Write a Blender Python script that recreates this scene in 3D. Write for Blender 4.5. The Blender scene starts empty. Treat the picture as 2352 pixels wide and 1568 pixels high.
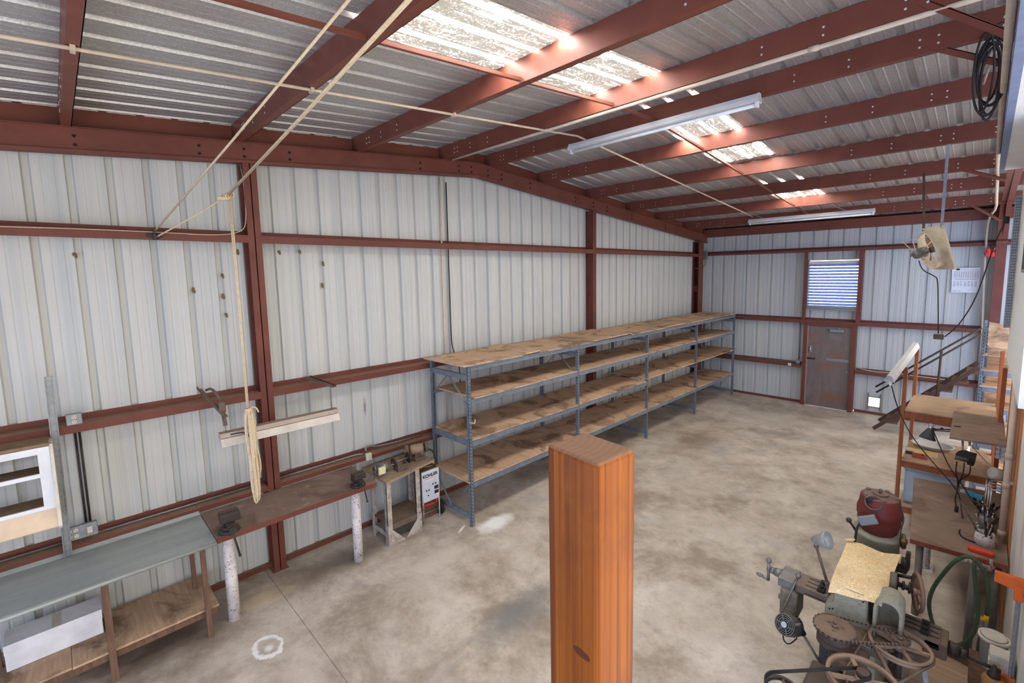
import bpy, bmesh, math, random
from mathutils import Vector, Matrix
R = math.radians
random.seed(7)
SC = bpy.context.scene
COL = SC.collection

# ------------------------------------------------------------------ camera
F = 1066.68                      # focal length in pixels for a 2352 px wide frame
CAM = Vector((6.026, 0.0, 3.616))
_yaw, _pitch, _roll = .7737, -.1084, -.0153
_fw = Vector((-math.sin(_yaw)*math.cos(_pitch), math.cos(_yaw)*math.cos(_pitch), math.sin(_pitch)))
_r0 = Vector((math.cos(_yaw), math.sin(_yaw), 0)); _u0 = _r0.cross(_fw)
_ri = _r0*math.cos(_roll)+_u0*math.sin(_roll); _up = -_r0*math.sin(_roll)+_u0*math.cos(_roll)
cd = bpy.data.cameras.new('camera'); cam = bpy.data.objects.new('camera', cd); COL.objects.link(cam)
cam.matrix_world = Matrix(((_ri.x,_up.x,-_fw.x,CAM.x),(_ri.y,_up.y,-_fw.y,CAM.y),(_ri.z,_up.z,-_fw.z,CAM.z),(0,0,0,1)))
cd.sensor_width = 36; cd.lens = F*36/2352; cd.shift_x = -45.26/2352; cd.shift_y = -41.64/2352
cd.clip_start = .02; cd.clip_end = 200
SC.camera = cam

def ray(px, py): return _ri*((px-1176-45.26)/F) - _up*((py-784+41.64)/F) + _fw
def ax(px, py, x): d = ray(px,py); return CAM + d*((x-CAM.x)/d.x)     # survey helpers: where a sight line meets a wall, a plane or a table top
def ay(px, py, y): d = ray(px,py); return CAM + d*((y-CAM.y)/d.y)
def az(px, py, z): d = ray(px,py); return CAM + d*((z-CAM.z)/d.z)

# ------------------------------------------------------------------ materials
def srgb(r, g, b):
    f = lambda c: (c/255/12.92) if c/255 <= .04045 else ((c/255+.055)/1.055)**2.4
    return (f(r), f(g), f(b), 1)
class NT:
    def __init__(s, name):
        s.m = bpy.data.materials.new(name); s.m.use_nodes = True
        s.t = s.m.node_tree; s.t.nodes.clear()
        s.out = s.n('ShaderNodeOutputMaterial'); s.b = s.n('ShaderNodeBsdfPrincipled')
        s.t.links.new(s.b.outputs[0], s.out.inputs[0])
    def n(s, t, **k):
        x = s.t.nodes.new(t)
        for a, v in k.items(): setattr(x, a, v)
        return x
    def l(s, a, b): s.t.links.new(a, b)
    def set(s, sock, v):
        if hasattr(v, 'is_linked') or isinstance(v, bpy.types.NodeSocket): s.l(v, sock)
        else: sock.default_value = v
    def pos(s, scale=(1,1,1), rot=(0,0,0), loc=(0,0,0)):
        tc = s.n('ShaderNodeTexCoord'); mp = s.n('ShaderNodeMapping')
        mp.inputs['Scale'].default_value = scale; mp.inputs['Rotation'].default_value = rot; mp.inputs['Location'].default_value = loc
        s.l(tc.outputs['Object'], mp.inputs[0]); return mp.outputs[0]
    def noise(s, vec, scale=5, detail=6, rough=.6, dist=0):
        x = s.n('ShaderNodeTexNoise'); x.inputs['Scale'].default_value = scale; x.inputs['Detail'].default_value = detail
        x.inputs['Roughness'].default_value = rough; x.inputs['Distortion'].default_value = dist
        s.l(vec, x.inputs['Vector']); return x.outputs['Fac']
    def ramp(s, fac, stops, interp='LINEAR'):
        x = s.n('ShaderNodeValToRGB'); x.color_ramp.interpolation = interp; e = x.color_ramp.elements
        while len(e) < len(stops): e.new(.5)
        for el, (p, c) in zip(e, stops):
            el.position = p; el.color = c if isinstance(c, tuple) else (c, c, c, 1)
        s.l(fac, x.inputs[0]); return x.outputs[0]
    def mix(s, fac, a, b, mode='MIX'):
        x = s.n('ShaderNodeMix', data_type='RGBA', blend_type=mode); x.clamp_factor = True
        s.set(x.inputs[0], fac); s.set(x.inputs[6], a); s.set(x.inputs[7], b); return x.outputs[2]
    def math(s, op, a, b=0.0, c=0.0, clamp=False):
        x = s.n('ShaderNodeMath', operation=op); x.use_clamp = clamp
        s.set(x.inputs[0], a); s.set(x.inputs[1], b); s.set(x.inputs[2], c); return x.outputs[0]
    def bump(s, h, strength=.2, dist=.01):
        x = s.n('ShaderNodeBump'); x.inputs['Strength'].default_value = strength; x.inputs['Distance'].default_value = dist
        s.l(h, x.inputs['Height']); s.l(x.outputs[0], s.b.inputs['Normal'])
    def base(s, c): s.set(s.b.inputs['Base Color'], c)
    def rough(s, v): s.set(s.b.inputs['Roughness'], v)
    def metal(s, v): s.set(s.b.inputs['Metallic'], v)
    def dust(s, col, c=(.34,.25,.17,1), amount=.8, lo=.6):
        # settled dust: lies on faces that look upwards
        g = s.n('ShaderNodeNewGeometry'); sp = s.n('ShaderNodeSeparateXYZ'); s.l(g.outputs['Normal'], sp.inputs[0])
        f = s.ramp(sp.outputs['Z'], [(lo, 0.0), (min(lo+.3,.99), 1.0)])
        nz = s.noise(s.pos((1,1,1)), 9, 5, .65)
        f2 = s.math('MULTIPLY', f, s.math('MULTIPLY', s.ramp(nz, [(.3,.55),(.6,1.0)]), amount))
        return s.mix(f2, col, c)
MATS = {}
def mat(name, c, rough=.6, metal=0.0, var=.12, vs=6, dirt=0, dirtc=(.12,.09,.07,1), ds=4, fleck=0, dust=0, dustc=(.34,.25,.17,1), bump=0, stretch=(1,1,1), spec=.22):
    if name in MATS: return MATS[name]
    t = NT(name); p = t.pos(stretch)
    col = t.mix(t.ramp(t.noise(p, vs), [(.3,0.0),(.7,1.0)]), tuple(x*(1-var) for x in c[:3])+(1,), tuple(min(1,x*(1+var)) for x in c[:3])+(1,))
    if dirt: col = t.mix(t.math('MULTIPLY', t.ramp(t.noise(t.pos(stretch, loc=(3.1,1.7,.4)), ds, 8, .7), [(.45,0.0),(.72,1.0)]), dirt), col, dirtc)
    if fleck: col = t.mix(t.math('MULTIPLY', t.ramp(t.noise(t.pos(loc=(1,3,2)), 42, 5, .65), [(.575,0.0),(.61,1.0)]), fleck), col, dirtc)
    if dust: col = t.dust(col, dustc, dust)
    t.base(col); t.rough(rough); t.metal(metal); t.b.inputs['Specular IOR Level'].default_value = spec
    if bump: t.bump(t.noise(p, vs*6, 4), bump, .004)
    MATS[name] = t.m; return t.m

M = {}
M['red'] = mat('red oxide steel', srgb(106,60,50), .5, 0, .14, 3, .25, srgb(70,36,32), 5, dust=.85, dustc=srgb(140,110,88))
M['reddark'] = mat('purlin red oxide steel', srgb(112,63,50), .45, 0, .12, 3, .2, srgb(78,40,36), 6)
M['bolt'] = mat('galvanised bolt', srgb(205,205,205), .4, .5)
M['boltdark'] = mat('dark bolt', srgb(40,26,24), .6, .4)
M['galv'] = mat('galvanised steel', srgb(132,135,137), .45, .55, .2, 30)
M['pipe'] = mat('painted conduit', srgb(196,178,158), .5, 0, .08, 8, .3, srgb(120,95,75), 5)
M['white'] = mat('white enamel', srgb(214,214,214), .4, 0, .04, 5, .18, srgb(140,125,110), 4)
M['offwhite'] = mat('aged off white', srgb(204,196,182), .5, 0, .08, 5, .35, srgb(130,108,86), 5)
M['black'] = mat('black rubber', srgb(38,36,35), .55, 0, .2, 8)
M['blackcord'] = mat('black cord', srgb(48,44,42), .6, 0, .2, 8)
M['rope'] = mat('cotton rope', srgb(205,184,152), .85, 0, .14, 60, .3, srgb(140,112,80), 20, bump=.3)
M['greysteel'] = mat('grey machine steel', srgb(126,122,116), .45, .45, .15, 8, .4, srgb(70,60,52), 7)
M['iron'] = mat('brown dusty iron', srgb(104,88,76), .6, .25, .2, 9, .4, srgb(58,48,42), 8, dust=.6, dustc=srgb(140,116,96))
M['darkiron'] = mat('dark iron', srgb(64,56,52), .55, .3, .2, 9, .3, srgb(30,26,24), 8, dust=.5, dustc=srgb(110,92,78))
M['castgreen'] = mat('pale grey green casting', srgb(150,144,122), .5, .05, .1, 5, .45, srgb(88,76,62), 6, dust=.4, dustc=srgb(140,124,102), fleck=.35)
M['stain'] = mat('rusty angle iron', srgb(178,168,158), .6, .1, .15, 12, .75, srgb(96,66,48), 7, fleck=.5)
M['whitepipe'] = mat('flaking white pipe', srgb(214,206,204), .6, 0, .05, 12, .35, srgb(104,90,84), 7, fleck=.85)
M['chrome'] = mat('bright metal', srgb(205,205,205), .25, .9, .1, 10)
M['oldwood'] = mat('old brown timber', srgb(110,82,66), .75, 0, .25, 6, .5, srgb(58,44,36), 5, stretch=(4,4,.6))
M['orangewood'] = mat('orange stained timber', srgb(158,92,54), .55, 0, .22, 5, .35, srgb(92,52,32), 5, stretch=(5,5,.7))
M['cloth'] = mat('paper', srgb(226,192,140), .8, 0, .07, 5)
def wallmat(name, axis, warm):
    t = NT(name)
    st = (.4, 9, .12) if axis == 'Y' else (9, .4, .12)
    p = t.pos(st)
    a, b = srgb(188,188,182), srgb(172,175,174)
    col = t.mix(t.ramp(t.noise(p, 1.6, 5), [(.35,0.0),(.65,1.0)]), a, b)
    # pans lean a little warm or cool along the run
    p2 = t.pos((0,1.7,0) if axis == 'Y' else (1.5,0,0))
    col = t.mix(t.math('MULTIPLY', t.ramp(t.noise(p2, 1.6, 2), [(.42,0.0),(.58,1.0)]), .4), col, srgb(188,184,176))
    # fine dark runs
    p3 = t.pos((1,26,.25) if axis == 'Y' else (26,1,.25))
    col = t.mix(t.math('MULTIPLY', t.ramp(t.noise(p3, 2.2, 6, .7), [(.55,0.0),(.75,1.0)]), .35), col, srgb(150,144,138))
    # specks and wasp dirt
    p4 = t.pos()
    col = t.mix(t.ramp(t.noise(p4, 30, 3, .6), [(.735,0.0),(.765,1.0)]), col, srgb(96,78,62))
    col = t.mix(t.math('MULTIPLY', t.ramp(t.noise(p4, 70, 3, .8), [(.62,0.0),(.75,1.0)]), .35), col, srgb(120,114,108))
    if axis == 'Y':      # grinding splatter on the sheet behind the bench
        c_ = ax(838, 935, -.2); sx = t.n('ShaderNodeSeparateXYZ'); t.l(t.pos(), sx.inputs[0])
        dy = t.math('DIVIDE', t.math('SUBTRACT', sx.outputs[1], c_.y), .045); dz = t.math('DIVIDE', t.math('SUBTRACT', sx.outputs[2], c_.z), .30)
        d = t.math('ADD', t.math('SQRT', t.math('ADD', t.math('MULTIPLY', dy, dy), t.math('MULTIPLY', dz, dz))), t.math('MULTIPLY', t.noise(t.pos((1,14,5)), 5, 6, .7), .9))
        col = t.mix(t.ramp(d, [(.55,.8),(1.25,0.0)]), col, srgb(92,82,74))
    t.base(col); t.rough(.5); t.b.inputs['Specular IOR Level'].default_value = .25
    return t.m
M['wallA'] = wallmat('ribbed wall sheet', 'Y', 0)
M['wallB'] = wallmat('ribbed wall sheet far', 'X', 0)
def roofmat():
    t = NT('galvanised roof sheet'); p = t.pos()
    v = t.n('ShaderNodeTexVoronoi'); v.inputs['Scale'].default_value = 90; t.l(p, v.inputs['Vector'])
    sp = t.ramp(v.outputs['Color'], [(.2, srgb(178,178,176)), (.8, srgb(200,198,195))])
    col = t.mix(t.math('MULTIPLY', t.ramp(t.noise(p, 110, 5, .75), [(.52,0.0),(.66,1.0)]), .5), sp, srgb(104,102,100))
    col = t.mix(t.math('MULTIPLY', t.ramp(t.noise(t.pos((.4,.15,1)), 3, 5), [(.45,0.0),(.7,1.0)]), .45), col, srgb(150,128,112))
    t.base(col); t.metal(.55); t.rough(.42); t.bump(t.noise(p, 110, 4), .06, .003)
    return t.m
M['roof'] = roofmat()
def concrete():
    t = NT('stained concrete'); p = t.pos()
    col = t.mix(t.ramp(t.noise(p, 1.6, 10, .72, .15), [(.36,0.0),(.64,1.0)]), srgb(172,158,142), srgb(206,194,179))
    col = t.mix(t.math('MULTIPLY', t.ramp(t.noise(t.pos(loc=(4,2,1)), .9, 9, .72, .25), [(.46,0.0),(.62,1.0)]), .75), col, srgb(134,117,100))
    col = t.mix(t.math('MULTIPLY', t.ramp(t.noise(t.pos(loc=(9,5,0)), .8, 9, .7, .3), [(.55,0.0),(.68,1.0)]), .55), col, srgb(160,159,157))
    col = t.mix(t.math('MULTIPLY', t.ramp(t.noise(t.pos((1,1.5,1), rot=(0,0,.5)), 4.5, 9, .75), [(.54,0.0),(.70,1.0)]), .38), col, srgb(116,105,96))
    col = t.mix(t.math('MULTIPLY', t.ramp(t.noise(p, 9, 8, .75), [(.58,0.0),(.74,1.0)]), .45), col, srgb(206,198,186))
    col = t.mix(t.math('MULTIPLY', t.ramp(t.noise(p, 40, 6, .8), [(.55,0.0),(.75,1.0)]), .4), col, srgb(96,84,74))
    # paint spills, marks and darker patches on the slab
    sx = t.n('ShaderNodeSeparateXYZ'); t.l(p, sx.inputs[0])
    def spot(x, y, rx, ry, c, amt, col, edge=.5, nsc=4, ring=False, rot=0):
        dx = t.math('SUBTRACT', sx.outputs[0], x); dy = t.math('SUBTRACT', sx.outputs[1], y)
        ca, sa = math.cos(rot), math.sin(rot)
        ex = t.math('DIVIDE', t.math('ADD', t.math('MULTIPLY', dx, ca), t.math('MULTIPLY', dy, sa)), rx)
        ey = t.math('DIVIDE', t.math('SUBTRACT', t.math('MULTIPLY', dy, ca), t.math('MULTIPLY', dx, sa)), ry)
        d = t.math('SQRT', t.math('ADD', t.math('MULTIPLY', ex, ex), t.math('MULTIPLY', ey, ey)))
        d = t.math('ADD', d, t.math('MULTIPLY', t.math('SUBTRACT', t.noise(p, nsc, 7, .65), .5), 1.1))
        if ring: f = t.ramp(d, [(.62,0.0),(.78,1.0),(.92,1.0),(1.0,0.0)])
        else: f = t.ramp(d, [(1-edge,1.0),(1.0,0.0)])
        return t.mix(t.math('MULTIPLY', f, amt), col, c)
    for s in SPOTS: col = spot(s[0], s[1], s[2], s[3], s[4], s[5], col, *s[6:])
    # control joint
    jx = t.math('ABSOLUTE', t.math('SUBTRACT', sx.outputs[1], 1.52)); 
    col = t.mix(t.ramp(t.math('ADD', jx, t.math('MULTIPLY', t.noise(p, 12, 4), .006)), [(.0035,.75),(.0085,0.0)]), col, srgb(66,58,52))
    t.base(col); t.rough(t.ramp(t.noise(p, 4, 6), [(.3,.34),(.7,.62)])); t.b.inputs['Specular IOR Level'].default_value = .35
    t.bump(t.noise(p, 50, 6), .06, .004)
    return t.m
W_ = srgb(240,237,232)
_a = az(1140,1200,0); _b = az(615,1485,0); _c = az(620,1370,0); _d = az(1200,1400,0); _e = az(1060,1215,0); _f = az(1010,1285,0); _g=az(1590,1010,0); _h=az(700,1560,0); _i=az(1560,1075,0); _k=az(1780,960,0)
SPOTS = [(_a.x,_a.y,.2,.36,W_,.95,.55,5), (_b.x,_b.y,.17,.15,W_,.9,.5,6,True), (_b.x+.03,_b.y,.06,.05,W_,.75,.7,8),
         (_c.x,_c.y,.16,.34,srgb(196,178,152),.9,.4,6), (_f.x,_f.y,.2,.5,srgb(204,192,176),.7,.6,5), (_d.x,_d.y,.3,.8,srgb(112,112,110),.7,.7,3.5), (_d.x+.35,_d.y+.7,.18,.6,srgb(110,110,110),.5,.7,3.5),
         (_e.x,_e.y,.02,.12,W_,.9,.3,8,False,.5), (_h.x,_h.y,.3,.2,srgb(206,196,180),.5,.7,5), (_g.x,_g.y,.5,1.2,srgb(112,92,72),.55,.8,3), (_i.x,_i.y,.35,.7,srgb(190,182,170),.5,.8,3), (_k.x,_k.y,.7,.9,srgb(192,184,170),.45,.8,2.5),
         (.45,.45,.55,.9,srgb(88,72,60),.8,.8,3), (.35,2.3,.35,1.2,srgb(90,74,62),.75,.8,4), (.3,9,.5,5,srgb(96,82,70),.5,.6,2)]  # darker brown below the table, bench and rack
M['concrete'] = concrete()
def woodboard(name, c1, c2, stain, amt=.7, ss=2.2, grain=(1.2,14,14), rough=.75, flecks=True):
    t = NT(name); p = t.pos(grain)
    oi = t.n('ShaderNodeObjectInfo')
    col = t.mix(t.ramp(t.noise(p, 2.0, 7, .6, .4), [(.3,0.0),(.7,1.0)]), c1, c2)
    ps = t.pos()
    va = t.n('ShaderNodeVectorMath', operation='ADD'); t.l(ps, va.inputs[0]); t.l(t.math('MULTIPLY', oi.outputs['Random'], 40), va.inputs[1])
    f = t.ramp(t.noise(va.outputs[0], ss, 8, .6, 1.0), [(.5,0.0),(.62,1.0)])
    col = t.mix(t.math('MULTIPLY', f, amt), col, stain)
    col = t.mix(t.math('MULTIPLY', t.ramp(t.noise(va.outputs[0], ss*3, 8, .7), [(.58,0.0),(.7,1.0)]), .4), col, srgb(196,180,160))
    if flecks: col = t.mix(t.math('MULTIPLY', t.ramp(t.noise(ps, 55, 4, .8), [(.55,0.0),(.8,1.0)]), .4), col, srgb(80,60,46))
    hs = t.n('ShaderNodeHueSaturation'); t.l(t.math('ADD', .86, t.math('MULTIPLY', oi.outputs['Random'], .28)), hs.inputs['Value']); t.l(col, hs.inputs['Color'])
    t.base(hs.outputs[0]); t.rough(rough); t.b.inputs['Specular IOR Level'].default_value = .2; t.bump(t.noise(ps, 60, 4), .08, .003)
    return t.m
M['board'] = woodboard('stained chipboard', srgb(172,140,112), srgb(202,170,140), srgb(92,68,52), .7, 2.0)
M['ply'] = woodboard('dusty plywood', srgb(166,138,112), srgb(194,166,138), srgb(120,94,74), .5, 1.6, (1.5,16,16))
M['plydark'] = woodboard('dusty dark board', srgb(124,104,90), srgb(146,124,108), srgb(94,76,66), .5, 2.2, (1.5,12,12))
M['bench'] = woodboard('brown painted bench top', srgb(118,98,86), srgb(138,116,102), srgb(92,74,64), .6, 1.5, (2,2,2))
M['brownply'] = woodboard('brown wall plywood', srgb(168,112,76), srgb(186,130,92), srgb(120,84,62), .5, 1.2, (10,10,1))
def rackmat():
    t = NT('blue grey rack paint'); p = t.pos()
    col = t.mix(t.ramp(t.noise(p, 9, 6), [(.3,0.0),(.7,1.0)]), srgb(100,110,121), srgb(124,132,143))
    col = t.mix(t.math('MULTIPLY', t.ramp(t.noise(p, 26, 6, .75), [(.6,0.0),(.72,1.0)]), .5), col, srgb(66,60,58))
    col = t.dust(col, srgb(150,136,120), .5)
    t.base(col); t.rough(.42); t.metal(.25); return t.m
M['rack'] = rackmat()
def postmat():
    t = NT('orange pine post'); p = t.pos((1,1,.06))
    col = t.mix(t.ramp(t.noise(t.pos((22,22,.5)), 1.6, 6, .6, .3), [(.35,0.0),(.65,1.0)]), srgb(124,62,10), srgb(150,82,20))
    col = t.mix(t.math('MULTIPLY', t.ramp(t.noise(t.pos((70,70,.35)), 1.8, 5, .6, .2), [(.50,0.0),(.62,1.0)]), .7), col, srgb(98,48,10))
    col = t.mix(t.math('MULTIPLY', t.ramp(t.noise(t.pos((30,30,.3), loc=(.4,.2,0)), 1.5, 4, .5), [(.56,0.0),(.66,1.0)]), .55), col, srgb(78,36,14))
    col = t.mix(t.math('MULTIPLY', t.ramp(t.noise(t.pos((5,5,2.2)), 2, 5), [(.5,0.0),(.75,1.0)]), .5), col, srgb(172,110,40))
    col = t.mix(t.math('MULTIPLY', t.ramp(t.noise(t.pos((4,4,3), loc=(1,2,.3)), 2, 5), [(.52,0.0),(.7,1.0)]), .45), col, srgb(96,46,16))
    g = t.n('ShaderNodeNewGeometry'); sp = t.n('ShaderNodeSeparateXYZ'); t.l(g.outputs['Normal'], sp.inputs[0])
    f = t.ramp(sp.outputs['Z'], [(.55,0.0),(.8,1.0)])                                       # end grain on the top
    wr = t.n('ShaderNodeTexWave', wave_type='RINGS', rings_direction='Z'); wr.inputs['Scale'].default_value = 26; wr.inputs['Distortion'].default_value = 2
    t.l(t.pos(loc=(.1,.03,0)), wr.inputs['Vector'])
    endc = t.mix(t.math('MULTIPLY', wr.outputs['Fac'], .35), srgb(158,122,96), srgb(128,94,72))
    endc = t.mix(t.math('MULTIPLY', t.ramp(t.noise(t.pos(), 30, 5), [(.4,0.0),(.7,1.0)]), .4), endc, srgb(128,104,90))
    col = t.mix(f, col, endc)
    # a knot low on the left face
    sx = t.n('ShaderNodeSeparateXYZ'); t.l(t.pos(), sx.inputs[0])
    dz = t.math('DIVIDE', t.math('SUBTRACT', sx.outputs[2], KNOT[1]), .010); dx = t.math('DIVIDE', t.math('SUBTRACT', sx.outputs[0], KNOT[0]), .026)
    d = t.math('ADD', t.math('SQRT', t.math('ADD', t.math('MULTIPLY', dx, dx), t.math('MULTIPLY', dz, dz))), t.math('MULTIPLY', t.noise(t.pos(), 60, 4), .4))
    col = t.mix(t.ramp(d, [(.9,.9),(1.5,0.0)]), col, srgb(74,34,16))
    t.base(col); t.rough(t.math('ADD', .34, t.math('MULTIPLY', f, .4))); t.b.inputs['Specular IOR Level'].default_value = .12
    t.bump(t.noise(t.pos((1,1,.1)), 60, 5), .06, .002)
    return t.m
KNOT = (0.022, 3.0)
def skymat():
    t = NT('dirty translucent roof light'); p = t.pos()
    d = t.ramp(t.noise(t.pos((11,.9,1)), 2.2, 8, .72), [(.36,0.0),(.47,1.0)])
    d2 = t.ramp(t.noise(p, 44, 8, .85), [(.36,0.0),(.5,1.0)])
    d3 = t.ramp(t.noise(t.pos((1,1,1), loc=(3,1,0)), 3.5, 6, .6), [(.42,0.0),(.6,1.0)])
    k = t.math('ADD', t.math('MULTIPLY', d, .6), t.math('MULTIPLY', t.math('MULTIPLY', d2, t.math('ADD', .45, t.math('MULTIPLY', d3, .55))), .95), clamp=True)
    sx = t.n('ShaderNodeSeparateXYZ'); t.l(p, sx.inputs[0])
    fr_ = t.math('ABSOLUTE', t.math('SUBTRACT', t.math('FRACT', t.math('ADD', t.math('DIVIDE', t.math('SUBTRACT', sx.outputs[0], .18), .305), .5)), .5))
    rib = t.ramp(t.math('ADD', fr_, t.math('MULTIPLY', t.noise(p, 9, 5), .08)), [(.09,.5),(.17,1.0)])   # the ribs wash clean
    k = t.math('MULTIPLY', t.math('MULTIPLY', k, rib), t.math('ADD', .82, t.math('MULTIPLY', t.noise(p, 70, 5, .8), .36)))
    st = t.math('MULTIPLY', t.math('POWER', .00004, k), SKY_E)
    col = t.mix(k, (1,.985,.955,1), (.62,.6,.52,1))
    em = t.n('ShaderNodeEmission'); t.l(col, em.inputs[0]); t.l(st, em.inputs[1])
    t.base(srgb(190,186,172)); t.rough(.6)
    ad = t.n('ShaderNodeAddShader'); t.l(t.b.outputs[0], ad.inputs[0]); t.l(em.outputs[0], ad.inputs[1]); t.l(ad.outputs[0], t.out.inputs[0])
    return t.m
SKY_E = 1700.0
M['sky'] = skymat()
M['skyw'] = None

# ------------------------------------------------------------------ mesh helpers
class MB:
    def __init__(s): s.v = []; s.f = []; s.sm = []; s.mi = []; s.cur = 0
    def m(s, i): s.cur = i; return s
    def add(s, vs, fs, smooth=False):
        o = len(s.v); s.v += [Vector(v) for v in vs]
        for f in fs: s.f.append([o+i for i in f]); s.sm.append(smooth); s.mi.append(s.cur)
        return s
    def hexa(s, p):      # 8 corners: bottom 4 ccw, top 4 ccw
        return s.add(p, [(3,2,1,0),(4,5,6,7),(0,1,5,4),(1,2,6,5),(2,3,7,6),(3,0,4,7)])
    def box(s, x0, x1, y0, y1, z0, z1):
        if x0 > x1: x0, x1 = x1, x0
        if y0 > y1: y0, y1 = y1, y0
        if z0 > z1: z0, z1 = z1, z0
        return s.hexa([(x0,y0,z0),(x1,y0,z0),(x1,y1,z0),(x0,y1,z0),(x0,y0,z1),(x1,y0,z1),(x1,y1,z1),(x0,y1,z1)])
    def bbox(s, x0, x1, y0, y1, z0, z1, b=.005, seg=2):   # box with rounded edges
        if x0 > x1: x0, x1 = x1, x0
        if y0 > y1: y0, y1 = y1, y0
        if z0 > z1: z0, z1 = z1, z0
        bm = bmesh.new(); bmesh.ops.create_cube(bm, size=1)
        for v in bm.verts: v.co = Vector(((x0+x1)/2+v.co.x*(x1-x0), (y0+y1)/2+v.co.y*(y1-y0), (z0+z1)/2+v.co.z*(z1-z0)))
        b = min(b, (x1-x0)*.49, (y1-y0)*.49, (z1-z0)*.49)
        bmesh.ops.bevel(bm, geom=bm.edges[:], offset=b, segments=seg, affect='EDGES', profile=.5)
        bm.verts.index_update(); s.add([v.co.copy() for v in bm.verts], [[v.index for v in f.verts] for f in bm.faces]); bm.free(); return s
    def beam(s, a, b, w, h, up=(0,0,1)):   # rectangular bar from a to b, w sideways, h along up
        a, b = Vector(a), Vector(b); d = (b-a).normalized(); sd = d.cross(Vector(up))
        if sd.length < 1e-5: sd = d.cross(Vector((1,0,0)))
        sd.normalize(); u = sd.cross(d).normalized(); x = sd*w/2; y = u*h/2
        return s.hexa([a-x-y, a+x-y, b+x-y, b-x-y, a-x+y, a+x+y, b+x+y, b-x+y])
    def cyl(s, a, b, r, r2=None, n=14, caps=True):
        a, b = Vector(a), Vector(b); r2 = r if r2 is None else r2
        d = (b-a).normalized(); t = Vector((0,0,1)) if abs(d.z) < .9 else Vector((1,0,0))
        x = d.cross(t).normalized(); y = d.cross(x)
        ra = [a+(x*math.cos(2*math.pi*i/n)+y*math.sin(2*math.pi*i/n))*r for i in range(n)]
        rb = [b+(x*math.cos(2*math.pi*i/n)+y*math.sin(2*math.pi*i/n))*r2 for i in range(n)]
        s.add(ra+rb, [(i,(i+1)%n,n+(i+1)%n,n+i) for i in range(n)], True)
        if caps: s.add(ra, [tuple(range(n))[::-1]]); s.add(rb, [tuple(range(n))])
        return s
    def tube(s, pts, r, n=8, closed=False, smooth_it=0):
        P = [Vector(p) for p in pts]
        for _ in range(smooth_it):
            Q = []
            m = len(P)
            for i in range(m if closed else m-1):
                a, b = P[i], P[(i+1)%m]; Q += [a*.75+b*.25, a*.25+b*.75]
            if not closed: Q = [P[0]]+Q[1:-1]+[P[-1]]
            P = Q
        m = len(P); rings = []; prev = None
        for i in range(m):
            d = (P[(i+1)%m]-P[i-1]) if closed else (P[min(i+1,m-1)]-P[max(i-1,0)])
            d.normalize()
            if prev is None:
                t = Vector((0,0,1)) if abs(d.z) < .9 else Vector((1,0,0)); x = d.cross(t).normalized()
            else:
                x = prev - d*prev.dot(d)
                x = x.normalized() if x.length > 1e-6 else d.cross(Vector((0,0,1))).normalized()
            prev = x; y = d.cross(x)
            rr = r[i*len(r)//m] if isinstance(r, (list,tuple)) else r
            rings.append([P[i]+(x*math.cos(2*math.pi*k/n)+y*math.sin(2*math.pi*k/n))*rr for k in range(n)])
        vs = [v for g in rings for v in g]; fs = []
        for i in range(m if closed else m-1):
            for k in range(n): fs.append((i*n+k, i*n+(k+1)%n, ((i+1)%m)*n+(k+1)%n, ((i+1)%m)*n+k))
        s.add(vs, fs, True)
        if not closed: s.add(rings[0], [tuple(range(n))[::-1]]); s.add(rings[-1], [tuple(range(n))])
        return s
    def lathe(s, prof, o=(0,0,0), axis=(0,0,1), n=24, cap=True, arc=None):   # prof: (radius, height) pairs
        o = Vector(o); d = Vector(axis).normalized(); t = Vector((0,0,1)) if abs(d.z) < .9 else Vector((1,0,0))
        x = d.cross(t).normalized(); y = d.cross(x); vs = []; m = len(prof)
        for (r, h) in prof:
            for i in range(n): vs.append(o+d*h+(x*math.cos(2*math.pi*i/n)+y*math.sin(2*math.pi*i/n))*r)
        s.add(vs, [(j*n+i, j*n+(i+1)%n, (j+1)*n+(i+1)%n, (j+1)*n+i) for j in range(m-1) for i in range(n)], True)
        if cap:
            if prof[0][0] > 1e-4: s.add(vs[:n], [tuple(range(n))[::-1]])
            if prof[-1][0] > 1e-4: s.add(vs[-n:], [tuple(range(n))])
        return s
    def prism(s, poly, o, u, v, d, smooth=False):   # polygon in the (u,v) plane at o, pushed along d
        o, u, v, d = Vector(o), Vector(u), Vector(v), Vector(d); n = len(poly)
        A = [o+u*p[0]+v*p[1] for p in poly]; B = [a+d for a in A]
        s.add(A+B, [(i,(i+1)%n,n+(i+1)%n,n+i) for i in range(n)], smooth)
        s.add(A, [tuple(range(n))[::-1]]); s.add(B, [tuple(range(n))]); return s
    def quad(s, a, b, c, d): return s.add([a,b,c,d], [(0,1,2,3)])
    def ring(s, o, axis, r0, r1, h, n=32):   # flat washer with thickness
        return s.lathe([(r0,0),(r1,0),(r1,h),(r0,h),(r0,0)], o, axis, n, cap=False)
    def sphere(s, o, r, n=12, sc=(1,1,1)):
        o = Vector(o); vs = []; m = n//2
        for j in range(m+1):
            th = math.pi*j/m
            for i in range(n): vs.append(o+Vector((math.sin(th)*math.cos(2*math.pi*i/n)*sc[0], math.sin(th)*math.sin(2*math.pi*i/n)*sc[1], math.cos(th)*sc[2]))*r)
        return s.add(vs, [(j*n+i, (j+1)*n+i, (j+1)*n+(i+1)%n, j*n+(i+1)%n) for j in range(m) for i in range(n)], True)
    def xf(s, mtx):
        s.v = [mtx @ v for v in s.v]; return s
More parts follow.
